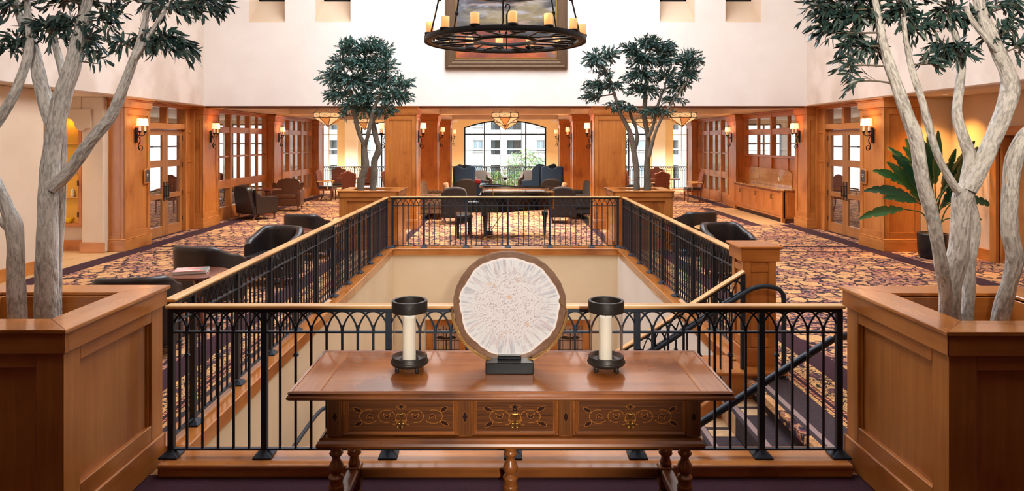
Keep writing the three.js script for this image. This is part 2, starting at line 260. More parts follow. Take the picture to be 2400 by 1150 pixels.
struct('wall_back_unseen', box(-9.2, 9, 0, ROOF, 3, 3.3, 0.01), M.maple);  // out of view; dark wood keeps bounced light off the foreground
struct('ceiling_entry_unseen', box(-9.2, 9, 3.3, 3.5, -2.2, 3, 0.01, 'x'), M.ceiling); struct('wall_bulkhead_unseen', box(-7.16, 7.16, 3.5, ROOF, -2.2, -2.0, 0.01), M.white);  // unseen low ceiling darkens the foreground; pale bulkhead bounces light onto the trees
{ const g = structGroup('ceiling'); const [lx, ly, lz, lw, ld] = UNSEEN_ROOF_LIGHTS[0];
  const c = (x0, x1, z0, z1) => part('ceiling_slab', box(x0, x1, ROOF, ROOF + 0.3, z0, z1, 0.01, 'z'), M.ceiling, g);
  c(-7.7, -lw / 2, -16.7, 3.3); c(lw / 2, 7.7, -16.7, 3.3); c(-lw / 2, lw / 2, -16.7, lz - ld / 2); c(-lw / 2, lw / 2, lz + ld / 2, 3.3);
  const l = tag(new THREE.Group(), 'unseen frosted roof light out of view above, placed to light the hall', 'unseen_skylight'); l.name = 'unseen_roof_lamp'; scene.add(l);
  for (let i = 0; i < 6; i++) for (let j = 0; j < 6; j++) part('glowing_pane', box(lx - lw / 2 + i * lw / 6 + 0.03, lx - lw / 2 + (i + 1) * lw / 6 - 0.03, ROOF - 0.02, ROOF + 0.01, lz - ld / 2 + j * ld / 6 + 0.03, lz - ld / 2 + (j + 1) * ld / 6 - 0.03, 0.002), M.unseenRoofGlow, l);
  for (let i = 0; i <= 6; i++) { part('glazing_bar', box(lx - lw / 2 + i * lw / 6 - 0.03, lx - lw / 2 + i * lw / 6 + 0.03, ROOF - 0.06, ROOF + 0.06, lz - ld / 2 - 0.03, lz + ld / 2 + 0.03, 0.002), M.darkTrim, l); part('glazing_bar', box(lx - lw / 2 - 0.03, lx + lw / 2 + 0.03, ROOF - 0.055, ROOF + 0.055, lz - ld / 2 + i * ld / 6 - 0.03, lz - ld / 2 + i * ld / 6 + 0.03, 0.002), M.darkTrim, l); }
}
for (const [x, y, z, w, d, I] of UNSEEN_ROOF_LIGHTS) { const l = new THREE.RectAreaLight(0xeef4ff, I, w, d); l.position.set(x, y, z); l.lookAt(x, y - 1, z); scene.add(l); }  // area light of the unseen roof light

// ---- left alcove with its corbelled opening
struct('wall_alcove', merge([box(-9.5, -7.56, 0, 2.94, -13.5, -13.15), box(-9.5, -9.2, 0, 2.94, -13.15, -11), box(-9.2, -7.98, 2.7, 2.94, -13.15, -12.85, 0.01)]), M.beige);
struct('ceiling_alcove', box(-9.5, -7.5, 2.94, 3.1, -13.5, 3, 0.003, 'z'), M.ceiling);
struct('wall_alcove_pilaster', box(-7.98, -7.56, 0, 2.94, -13.4, -12.85, 0.02), M.beige);
{ const s = new THREE.Shape(); s.moveTo(0, 0); s.lineTo(-0.46, 0); s.lineTo(-0.46, -0.08); s.lineTo(-0.42, -0.09); s.bezierCurveTo(-0.36, -0.22, -0.2, -0.12, -0.16, -0.28); s.bezierCurveTo(-0.12, -0.44, 0.02, -0.44, 0.06, -0.36); s.lineTo(0.16, -0.36); s.lineTo(0.16, 0); s.closePath();
  struct('trim_1', uvBox(prism(s, 0.34, 0.008).translate(-7.93, 2.705, -13.14)), M.beige); }
const baseboard = (name, x0, x1, z0, z1, h = 0.2) => struct(name, merge([box(x0, x1, 0, h, z0, z1, 0.006, Math.abs(x1 - x0) > Math.abs(z1 - z0) ? 'x' : 'z')]), M.maple);
baseboard('baseboard_left', -7.5, -7.465, -11.1, -4); baseboard('baseboard_alcove', -9.2, -7.98, -13.15, -13.12); baseboard('baseboard_pilaster', -8.0, -7.53, -12.85, -12.82);

// ---- right recess
struct('wall_right_lower', uvBox(prism([[-3, 0], [13.3, 0], [13.3, 2.95], [-3, 2.95]], 0.4, 0, [[[10.35, 0.001], [11.75, 0.001], [11.75, 2.2], [10.35, 2.2]]]).rotateY(Math.PI / 2).translate(8.5, 0, 0)), M.beige);
struct('wall_recess', box(7.9, 8.5, 0, 2.95, -13.4, -13.0), M.beige);
struct('ceiling_recess', box(7.62, 8.9, 2.95, 3.1, -13.4, 3, 0.003, 'z'), M.ceiling);
baseboard('baseboard_right', 8.465, 8.5, -13, -11.9); baseboard('baseboard_right', 8.465, 8.5, -10.2, -4); baseboard('baseboard_recess', 7.9, 8.47, -13, -12.965);
{ const g = structGroup('door_3'); // cased opening with a pale door standing shut behind it
  part('casing', box(8.44, 8.52, 0, 2.34, -11.9, -11.75, 0.006), M.maple, g); part('casing', box(8.44, 8.52, 0, 2.34, -10.35, -10.2, 0.006), M.maple, g); part('casing', box(8.43, 8.52, 2.2, 2.36, -11.92, -10.18, 0.006, 'z'), M.maple, g);
  part('door_leaf', box(8.66, 8.71, 0, 2.2, -11.75, -10.35, 0.004), M.doorOak, g); for (const z of [-11.72, -10.38]) part('jamb', box(8.52, 8.66, 0, 2.2, z - 0.025, z + 0.025), M.maple, g); part('door_handle', box(8.6, 8.65, 1.0, 1.15, -10.6, -10.57, 0.005), M.bronze, g); }

// ---- the low lounge behind the columns
struct('ceiling_lounge', box(-13, 13, 3.25, 3.45, -33.3, -16.7, 0.003, 'z'), M.ceiling);
const beam = (x0, x1, d0, d1, y0 = 2.95) => { const gx = Math.abs(x1 - x0) > Math.abs(d1 - d0); struct('trim_beam', box(x0, x1, y0, 3.25, -d1, -d0, 0.01, gx ? 'x' : 'z'), M.ceiling); };
for (const d of [16.7, 21.35, 26.5]) for (const [a, b] of [[-7.16, -2.95], [-2.05, 2.05], [2.95, 7.16]]) { if (d > 17) beam(a, b, d, d + 0.75); }
for (const s of [-1, 1]) { const q = (a, b) => s < 0 ? [-b, -a] : [a, b]; beam(...q(2.05, 2.95), 16.7, 30); beam(...q(6.75, 7.62), 16.7, 27.6); }
{ const mould = (x0, x1, d0, d1) => { const l = [], w = 0.09; l.push(box(x0, x1, 3.12, 3.25, -d0 - w, -d0, 0.02, 'x'), box(x0, x1, 3.12, 3.25, -d1, -d1 + w, 0.02, 'x'), box(x0, x0 + w, 3.12, 3.25, -d1, -d0, 0.02, 'z'), box(x1 - w, x1, 3.12, 3.25, -d1, -d0, 0.02, 'z')); const g = structGroup('trim_coffer'); l.forEach(q => part('crown_moulding', q, M.darkTrim, g)); };
  for (const [a, b] of [[-6.75, -2.95], [-2.05, 2.05], [2.95, 6.75]]) for (const [c, d] of [[16.7, 21.35], [22.1, 26.5], [27.25, 30]]) mould(a, b, c, d);
  for (const [a, b] of [[-7.16, -2.9], [-2.1, 2.1], [2.9, 7.16]]) struct('trim_fascia', box(a, b, 2.9, 2.945, -16.69, -16.32, 0.006, 'x'), M.darkTrim); }

// far window wall: three arched openings
const archPath = (cx, hw, y0, ys, yc) => { const r = (hw * hw + (yc - ys) ** 2) / (2 * (yc - ys)), n = 16, a = Math.asin(hw / r), p = [[cx - hw, y0], [cx + hw, y0]]; for (let i = 0; i <= n; i++) { const t = a - 2 * a * i / n; p.push([cx + r * Math.sin(t), yc - r + r * Math.cos(t)]); } return p; };
const archY = (x, hw, ys, yc) => { const r = (hw * hw + (yc - ys) ** 2) / (2 * (yc - ys)); return yc - r + Math.sqrt(Math.max(0, r * r - x * x)); };
struct('wall_window', uvBox(prism([[-9.5, -3.5], [9.5, -3.5], [9.5, 3.45], [-9.5, 3.45]], 0.3, 0, [...[-5, 0, 5].map(c => archPath(c, 1.99, -2.6, 2.78, 3.13)), ...[-9.0, 8.12].map(x => [[x, -2.6], [x + 0.88, -2.6], [x + 0.88, 2.95], [x, 2.95]])]).translate(0, 0, -33.3)), M.yellow);
[-5, 0, 5].forEach((c, i) => {
  const g = structGroup('window_' + (5 + i)), z = -33.2;
  const out = archPath(c, 1.99, -2.6, 2.78, 3.13), inn = archPath(c, 1.93, -2.54, 2.74, 3.07);
  part('window_frame', uvBox(prism(out, 0.07, 0, [inn]).translate(0, 0, z)), M.ironBlack, g);
  for (const x of [-1.0, 1.0]) part('mullion', box(c + x - 0.03, c + x + 0.03, -2.55, archY(x, 1.99, 2.78, 3.13), z, z + 0.07, 0.004), M.ironBlack, g);
  for (const y of [2.44, -0.2]) part('transom', box(c - 1.95, c + 1.95, y - 0.03, y + 0.03, z, z + 0.075, 0.004), M.ironBlack, g);
  for (const [a, b] of [[-1.93, -1.03], [-0.97, 0.97], [1.03, 1.93]]) for (const [y0, y1] of [[-2.54, -0.23], [-0.17, 2.41]]) part('pane', new THREE.PlaneGeometry(b - a, y1 - y0).translate(c + (a + b) / 2, (y0 + y1) / 2, z + 0.03), M.glass, g);
  for (const [a, b] of [[-1.93, -1.03], [-0.97, 0.97], [1.03, 1.93]]) { const p = [[c + a, 2.47], [c + b, 2.47]]; for (let k = 0; k <= 6; k++) { const x = lerp(b, a, k / 6); p.push([c + x, archY(x, 1.95, 2.75, 3.09)]); } part('pane', new THREE.ShapeGeometry(shapeOf(p)).translate(0, 0, z + 0.03), M.glass, g); }
  struct('trim_sill', box(c - 2.1, c + 2.1, -2.75, -2.6, -33.35, -32.85, 0.01, 'x'), M.cream);
});
for (const s of [-1, 1]) {
  const x = s * 9.2, g = prism([[27.4, -3.5], [33, -3.5], [33, 3.45], [27.4, 3.45]], 0.3).rotateY(Math.PI / 2);
  struct(s < 0 ? 'wall_void_left' : 'wall_void_right', uvBox(g.translate(s < 0 ? x - 0.3 : x, 0, 0)), M.cream);
  struct('wall_void_return', box(s * 7.4, s * 9.4, -3.5, 3.25, -27.62, -27.4), M.cream);
  const w = structGroup('window_' + (s < 0 ? 8 : 9)), xx = s * 8.56;
  for (const [a, b, c, d] of [[-0.44, -0.4, -2.6, 2.95], [0.4, 0.44, -2.6, 2.95], [-0.02, 0.02, -2.6, 2.95], [-0.44, 0.44, 2.9, 2.95], [-0.44, 0.44, 2.42, 2.46], [-0.44, 0.44, -2.6, -2.55]]) part('window_frame', box(xx + a, xx + b, c, d, -33.2, -33.14, 0.004), M.pageWhite, w);
  part('pane', new THREE.PlaneGeometry(0.82, 5.4).translate(xx, 0.18, -33.17), M.glass, w);
  struct('trim_pilaster', box(s * 7.1, s * 7.7, -3.5, 3.25, -33.02, -32.75, 0.02), M.cream);
}
struct('floor_void', box(-9.4, 9.4, -3.6, -3.5, -33.3, -29.8, 0.01, 'x'), M.stone);
struct('trim_floor_edge', box(-9.2, 9.2, -0.35, 0.03, -30.1, -29.9, 0.01, 'x'), M.maple);
struct('wall_void_near', box(-9.2, 9.2, -3.5, -0.3, -30.1, -29.95, 0.01, 'x'), M.cream);

// ---- side rooms seen through the glazing: floor, ceiling, bright windows
for (const s of [-1, 1]) {
  const X = (a, b) => s < 0 ? [-b, -a] : [a, b], nm = s < 0 ? 'left' : 'right';
  struct('floor_room_' + nm, box(...X(7.6, 13), -0.06, 0, -27.4, -13.4, 0.001, 'z'), M.carpet);
  struct('ceiling_room_' + nm, box(...X(7.62, 13), 2.96, 3.25, -27.4, -13.4, 0.003, 'z'), M.ceiling);
  struct('wall_room_end_' + nm, box(...X(8.9, 13), 0, 2.96, -13.7, -13.4), M.beige); { const xs = X(7.7, 13), hs = [[0.3, 1.7], [2.0, 3.4], [3.7, 5.0]].map(([a, b]) => [[xs[0] + a, 0.25], [xs[0] + b, 0.25], [xs[0] + b, 2.8], [xs[0] + a, 2.8]]);
    struct('wall_room_rear_' + nm, uvBox(prism([[xs[0], 0], [xs[1], 0], [xs[1], 3.25], [xs[0], 3.25]], 0.3, 0, hs).translate(0, 0, -27.6)), M.beige);
    hs.forEach((h, i) => { const g = structGroup('window_' + (30 + i + (s > 0 ? 3 : 0))), a = h[0][0], b = h[1][0]; for (const x of [a + 0.03, (a + b) / 2, b - 0.03]) part('mullion', box(x - 0.03, x + 0.03, 0.25, 2.8, -27.5, -27.44, 0.004), M.darkTrim, g); for (const y of [0.28, 2.0, 2.77]) part('transom', box(a, b, y - 0.03, y + 0.03, -27.5, -27.445, 0.004), M.darkTrim, g); part('pane', new THREE.PlaneGeometry(b - a, 2.5).translate((a + b) / 2, 1.52, -27.47), M.glass, g); }); }
  const holes = [[13.8, 16.8], [17.2, 20.2], [20.6, 23.6], [24.0, 27.0]].map(([a, b]) => [[a, 0.25], [b, 0.25], [b, 2.8], [a, 2.8]]);
  struct('wall_room_outer_' + nm, uvBox(prism([[13.4, 0], [27.6, 0], [27.6, 2.96], [13.4, 2.96]], 0.3, 0, holes).rotateY(Math.PI / 2).translate(s < 0 ? -13.0 : 12.7, 0, 0)), M.beige);
  holes.forEach((h, i) => { const g = structGroup('window_' + (10 + i + (s > 0 ? 4 : 0))), a = h[0][0], b = h[1][0]; for (const z of [a + 0.03, (a + b) / 2, b - 0.03]) part('mullion', box(...X(12.8, 12.86), 0.25, 2.8, -z - 0.03, -z + 0.03, 0.004), M.darkTrim, g); for (const y of [0.28, 1.9, 2.77]) part('transom', box(...X(12.8, 12.86), y - 0.03, y + 0.03, -b, -a, 0.004), M.darkTrim, g); part('pane', new THREE.PlaneGeometry(b - a, 2.5).rotateY(Math.PI / 2).translate(s * 12.83, 1.52, -(a + b) / 2), M.glass, g); });
  struct('wall_header_' + nm, box(...X(7.5, 7.72), 2.9, 3.25, -27.4, -13.4, 0.005, 'z'), M.maple);
}

// ---- the stairwell
const wellG = (n, ...a) => struct(n, box(...a), M.wellWall);
wellG('wall_well_left', -2.4, -2.13, -3.6, -0.05, -13.2, -4.27); struct('wall_well_right', box(2.21, 2.45, -3.6, -0.05, -13.2, -4.27), M.white); wellG('wall_well_front', -2.4, 2.4, -3.6, -0.05, -4.55, -4.27);  // right wall white where the others are tan: its brighter light in the colour
struct('wall_well_far', uvBox(prism([[-2.4, -3.6], [2.4, -3.6], [2.4, -0.05], [-2.4, -0.05]], 0.2, 0, [[[-1.52, -3.45], [1.62, -3.45], [1.62, -1.28], [-1.52, -1.28]]]).translate(0, 0, -13.15)), M.wellWall);
struct('wall_well_right_face', box(2.13, 2.21, -3.6, -0.05, -12.96, -6.2), M.white);  // inner face of the same wall, whitened for the light on it
struct('floor_lower', box(-2.4, 2.4, -3.6, -3.5, -16, -4.27, 0.001, 'z'), M.stone);
struct('wall_lower_back', box(-2.4, 2.4, -3.6, -1, -16.1, -16), M.yellow); struct('ceiling_lower', box(-2.4, 2.4, -1.1, -1, -16, -13.15, 0.003, 'x'), M.ceiling);
for (const s of [-1, 1]) struct('wall_lower_side', box(s * 2.4, s * 2.3, -3.6, -1, -16, -13.15), M.yellow);
// timber kerbs round the opening
const kerb = (x0, x1, d0, d1, g) => struct('trim_kerb', merge([box(x0, x1, -0.055, 0.05, -d1, -d0, 0.004, g), box(x0 - (g === 'z' ? 0.012 : 0), x1 + (g === 'z' ? 0.012 : 0), 0.05, 0.075, -d1 - (g === 'x' ? 0.012 : 0), -d0 + (g === 'x' ? 0.012 : 0), 0.006, g)]), M.mapleTop);
kerb(-2.18, 2.18, 4.28, 4.53, 'x'); kerb(-2.36, -2.12, 4.54, 12.9, 'z'); kerb(2.12, 2.36, 6.35, 12.9, 'z'); kerb(-2.36, 2.36, 12.92, 13.16, 'x');

// ---- stairs: ten risers down to a landing, running to the left
const RISE = 0.175, RUN = 0.275, X0 = 2.19, ZN = -4.56, ZF = -6.03;
const stairs = thing('carpeted_stair', 'dark carpeted stair with pale nosing strips going down to the left inside the well', 'stairs', [0, 0, 0]);
for (let k = 1; k <= 10; k++) {
  const x1 = X0 - RUN * (k - 1), x0 = k < 10 ? X0 - RUN * k : -2.13, y = -RISE * k;
  const st = part('step', box(x0, x1 + 0.02, y - 0.175, y, ZF, ZN, 0.008, 'x'), M.plum, stairs);
  if (k < 10) part('nosing_strip', box(x0 + 0.03, x0 + 0.075, y - 0.01, y + 0.002, ZF, ZN, 0.001, 'z'), M.tread, st);
  for (const [a, b] of [[6.03, 5.855], [5.8, 5.67]]) part('pale_border', merge([box(x0 + 0.08, x1, y - 0.01, y + 0.0025, -a, -b, 0.001, 'x'), ...(k < 10 ? [box(x0 - 0.003, x0 + 0.01, y - 0.17, y - 0.008, -a, -b, 0.001, 'y')] : [])]), M.creamCarpet, st);
}
part('nosing_strip', box(X0 + 0.03, X0 + 0.075, -0.01, 0.0055, ZF, ZN, 0.001, 'z'), M.tread, stairs);
part('top_riser', box(X0 - 0.006, X0 + 0.03, -0.18, 0.003, ZF, ZN, 0.006, 'y'), M.plum, stairs);
part('landing', box(-2.13, -0.28, -1.9, -1.752, -6.3, ZN, 0.004, 'x'), M.plum, stairs);
{ const s = RISE / RUN, x0 = -0.3, x1 = X0 - 0.1, y = x => (x - X0) * s;   // stringer on the far side of the flight
  part('stringer', uvBox(prism([[x0, y(x0) - 0.35], [x1, y(x1) - 0.35], [x1 + 0.25, -0.34], [x1 + 0.25, 0.04], [x1 - 0.1, 0.04], [x1 - 0.16, y(x1 - 0.16) + 0.04], [x0, y(x0) + 0.04]], 0.15, 0.006).translate(0, 0, -6.2), 'x'), M.maple, stairs);
  part('stringer_cap', box(1.86, 2.5, 0.03, 0.06, -6.52, -6.02, 0.006, 'x'), M.mapleTop, stairs);
  part('second_flight', merge(Array.from({ length: 9 }, (_, k) => box(-2.12, -0.6, -1.75 - RISE * (k + 2), -1.75 - RISE * (k + 1), -6.3 - RUN * (k + 1), -6.3 - RUN * k, 0.008, 'x'))), M.plum, stairs);
  part('second_stringer', uvBox(prism([[6.3, -1.75], [9, -3.45], [9, -3.2], [6.3, -1.5]], 0.1, 0.005).rotateY(Math.PI / 2).translate(-0.6, 0, 0), 'z'), M.maple, stairs); }

// ================================================================ PIERS AND COLUMNS
function pier(label, x0, x1, d0, d1, faces, h = 2.94) {
  const w = x1 - x0, d = d1 - d0, cx = (x0 + x1) / 2, cz = -(d0 + d1) / 2, t = thing('panelled_column', label, 'column', [cx, 0, cz]);
  part('shaft', mv(cb(w - 0.04, h - 0.02, d - 0.04, 0.002), 0, h / 2, 0), M.maple, t);
  const face = { front: [w, 0, d / 2, 0], back: [w, 0, -d / 2, Math.PI], right: [d, w / 2, 0, Math.PI / 2], left: [d, -w / 2, 0, -Math.PI / 2] };
  for (const f of faces) {
    const [fw, fx, fz, a] = face[f], st = Math.min(0.105, fw * 0.2);
    const put = (n, g, lx, ly, lz) => part(n, g, M.maple, t, [fx + Math.cos(a) * lx + Math.sin(a) * lz, ly, fz - Math.sin(a) * lx + Math.cos(a) * lz], [0, a, 0]);
    for (const s of [-1, 1]) put('stile', cb(st, h - 0.4, 0.022, 0.005), s * (fw - st) / 2, (h - 0.4) / 2 + 0.2, -0.011);
    put('rail', cb(fw - 2 * st, 0.13, 0.022, 0.005, 'x'), 0, h - 0.265, -0.0115); put('rail', cb(fw - 2 * st, 0.14, 0.022, 0.005, 'x'), 0, 0.29, -0.0115);
  }
  part('base', merge([mv(cb(w + 0.04, 0.21, d + 0.04, 0.006, 'x'), 0, 0.105, 0), mv(cb(w + 0.02, 0.03, d + 0.02, 0.01, 'x'), 0, 0.222, 0)]), M.maple, t);
  part('capital', merge([mv(cb(w + 0.035, 0.03, d + 0.035, 0.01, 'x'), 0, h - 0.205, 0), mv(cb(w + 0.06, 0.13, d + 0.06, 0.006, 'x'), 0, h - 0.125, 0), mv(cb(w + 0.1, 0.035, d + 0.1, 0.012, 'x'), 0, h - 0.045, 0), mv(cb(w + 0.14, 0.03, d + 0.14, 0.006, 'x'), 0, h - 0.015, 0)]), M.maple, t);
  return t;
}
pier('wall pier with a sconce and a small sign, left of the left double door', -7.62, -7.25, 13.0, 13.95, ['front', 'right']);
pier('wall pier with a sconce between the left double door and the glazed screen', -7.62, -7.27, 16.42, 17.3, ['front', 'right']);
pier('wall pier behind the leather armchairs, between the two left glazed screens', -7.62, -7.27, 21.5, 22.4, ['front', 'right']);
pier('last wall pier on the left, beside the void and the dining chairs', -7.62, -7.27, 26.6, 27.4, ['front', 'right']);
pier('broad wall pier with a sconce and a small sign beside the potted plant', 7.22, 7.92, 13.0, 13.9, ['front', 'left']);
pier('wall pier with a sconce between the right double door and the buffet', 7.27, 7.62, 16.42, 17.12, ['front', 'left']);
pier('wall pier with a sconce at the far end of the buffet', 7.27, 7.62, 21.5, 22.4, ['front', 'left']);
pier('last wall pier on the right, behind the dining chairs', 7.27, 7.62, 26.6, 27.4, ['front', 'left']);
[16.28, 21.35, 26.45].forEach((d, i) => { for (const s of [-1, 1]) { const w = ['nearest', 'middle', 'farthest'][i]; pier(`${w} free-standing panelled column in the row ${s < 0 ? 'left' : 'right'} of the piano`, s < 0 ? -2.88 : 2.12, s < 0 ? -2.12 : 2.88, d, d + 0.76, ['front', s < 0 ? 'right' : 'left', s < 0 ? 'left' : 'right']); } });

// ================================================================ GLAZED SCREENS AND DOORS (in the side walls)
function screen(n, s, d0, d1, mods, rows, solid) {
  const g = structGroup('window_' + n), X = 7.58 * s, L = (d1 - d0) / mods;
  const H = (y0, y1, t, nm) => part(nm, box(X - t / 2, X + t / 2, y0, y1, -d1, -d0, 0.006, 'z'), M.maple, g);
  for (const [y0, y1, t, nm] of rows.rails) H(y0, y1, t, nm);
  for (let i = 0; i <= mods; i++) part('stile', box(X - 0.075, X + 0.075, 0, 2.93, -d0 - i * L - 0.06, -d0 - i * L + 0.06, 0.008), M.maple, g);
  for (const [y0, y1] of rows.panes) for (let i = 0; i < mods; i++) {
    const a = d0 + i * L + 0.06, b = d0 + (i + 1) * L - 0.06, m = (a + b) / 2;
    part('muntin', box(X - 0.045, X + 0.045, y0, y1, -m - 0.028, -m + 0.028, 0.006), M.maple, g);
    for (const [p, q] of [[a, m - 0.028], [m + 0.028, b]]) part('pane', new THREE.PlaneGeometry(q - p, y1 - y0).rotateY(Math.PI / 2), M.glass, g, [X, (y0 + y1) / 2, -(p + q) / 2]);
  }
  for (const [y0, y1] of rows.panels || []) for (let i = 0; i < mods; i++) {
    const a = d0 + i * L + 0.06, b = d0 + (i + 1) * L - 0.06, m = (a + b) / 2;
    part('muntin', box(X - 0.045, X + 0.045, y0, y1, -m - 0.028, -m + 0.028, 0.006), M.maple, g); part('wood_panel', box(X - 0.015, X + 0.015, y0 - 0.02, y1 + 0.02, -b, -a, 0.003), M.maple, g);
  }
  part('cornice', merge([box(X - 0.11, X + 0.11, 2.86, 2.9, -d1, -d0, 0.01, 'z'), box(X - 0.13, X + 0.13, 2.9, 2.94, -d1, -d0, 0.006, 'z')]), M.maple, g);
  return g;
}
const FULL = { rails: [[0, 0.34, 0.12, 'bottom_rail'], [0.84, 1.06, 0.13, 'lock_rail'], [1.665, 1.715, 0.1, 'glazing_rail'], [2.32, 2.49, 0.12, 'transom_rail'], [2.83, 2.94, 0.12, 'top_rail']], panes: [[0.34, 0.84], [1.06, 1.665], [1.715, 2.32], [2.49, 2.83]] };
const HALF = { rails: [[0, 1.3, 0.1, 'wainscot'], [1.64, 1.71, 0.13, 'sill_rail'], [2.29, 2.46, 0.12, 'transom_rail'], [2.78, 2.94, 0.12, 'top_rail']], panes: [[1.71, 2.29], [2.46, 2.78]], panels: [[1.3, 1.64]] };
screen(20, -1, 17.3, 21.5, 3, FULL); screen(21, -1, 22.4, 26.6, 3, FULL); screen(22, 1, 17.12, 21.5, 2, HALF); screen(23, 1, 22.4, 26.6, 3, FULL);

function doubleDoor(n, s, d0, d1) {
  const g = structGroup('door_' + n), X = 7.6 * s, in_ = -s, top = 2.37, mid = (d0 + d1) / 2;
  const B = (nm, m, t, y0, y1, a, b, gr = 'y', par = g, bv = 0.005) => part(nm, box(X - t / 2, X + t / 2, y0, y1, -b, -a, bv, gr), m, par);
  B('jamb', M.maple, 0.22, 0, 2.93, d0 - 0.08, d0); B('jamb', M.maple, 0.22, 0, 2.93, d1, d1 + 0.08); B('header', M.maple, 0.2, top, 2.5, d0, d1, 'z'); B('top_rail', M.maple, 0.2, 2.85, 2.94, d0, d1, 'z');
  B('transom_mullion', M.maple, 0.16, 2.5, 2.85, mid - 0.05, mid + 0.05);
  for (const [a, b] of [[d0, mid - 0.05], [mid + 0.05, d1]]) part('pane', new THREE.PlaneGeometry(b - a, 0.35).rotateY(Math.PI / 2), M.glass, g, [X, 2.675, -(a + b) / 2]);
  for (const [a, b, hs] of [[d0 + 0.005, mid - 0.003, 1], [mid + 0.003, d1 - 0.005, -1]]) {
    const leaf = part('door_leaf', merge([box(X - 0.025, X + 0.025, 0.005, top - 0.005, -a - 0.12, -a, 0.004), box(X - 0.025, X + 0.025, 0.005, top - 0.005, -b, -b + 0.12, 0.004), ...[[0.005, 0.23], [0.83, 0.94], [1.53, 1.68], [2.23, top - 0.005]].map(([y0, y1]) => box(X - 0.0245, X + 0.0245, y0, y1, -b + 0.12, -a - 0.12, 0.003, 'z'))]), M.doorOak, g);
    for (const [y0, y1] of [[0.23, 0.83], [0.94, 1.53], [1.68, 2.23]]) part('pane', new THREE.PlaneGeometry(b - a - 0.24, y1 - y0).rotateY(Math.PI / 2), M.glass, leaf, [X, (y0 + y1) / 2, -(a + b) / 2]);
    const hz = hs > 0 ? -b + 0.06 : -a - 0.06;
    part('door_handle', merge([box(X + in_ * 0.025 - 0.004, X + in_ * 0.025 + 0.004, 0.78, 1.2, hz - 0.04, hz + 0.04, 0.003), box(X + in_ * 0.065, X + in_ * 0.085, 0.86, 1.12, hz - 0.014, hz + 0.014, 0.004), box(X + in_ * 0.02, X + in_ * 0.08, 0.87, 0.89, hz - 0.01, hz + 0.01, 0.003), box(X + in_ * 0.02, X + in_ * 0.08, 1.09, 1.11, hz - 0.01, hz + 0.01, 0.003)]), M.bronze, leaf);
    for (const y of [0.25, 0.85, 1.5, 2.12]) part('hinge', box(X + in_ * 0.02, X + in_ * 0.034, y, y + 0.11, (hs > 0 ? -a : -b) - 0.014, (hs > 0 ? -a : -b) + 0.014, 0.003), M.bronze, leaf);
  }
  // panelled linings either side, up to the piers, and a slim half post
  for (const [a, b] of [[13.9, d0 - 0.08], [d1 + 0.08, 16.45]]) if (b - a > 0.02) { B('lining', M.maple, 0.12, 0, 2.93, a, b); B('lining_post', M.maple, 0.3, 0, 2.93, b - 0.1, b - 0.04); for (const y of [0.9, 1.6, 2.3]) B('lining_rail', M.maple, 0.16, y, y + 0.06, a, b, 'z'); }
  part('cornice', merge([box(X - 0.15, X + 0.15, 2.88, 2.91, -16.42, -13.95, 0.008, 'z'), box(X - 0.2, X + 0.2, 2.91, 2.94, -16.42, -13.95, 0.006, 'z')]), M.maple, g);
  part('threshold', box(X - 0.1, X + 0.1, 0, 0.006, -d1, -d0, 0.002, 'z'), M.purple, g);
}
doubleDoor(1, -1, 14.4, 16.02); doubleDoor(2, 1, 14.4, 16.02);

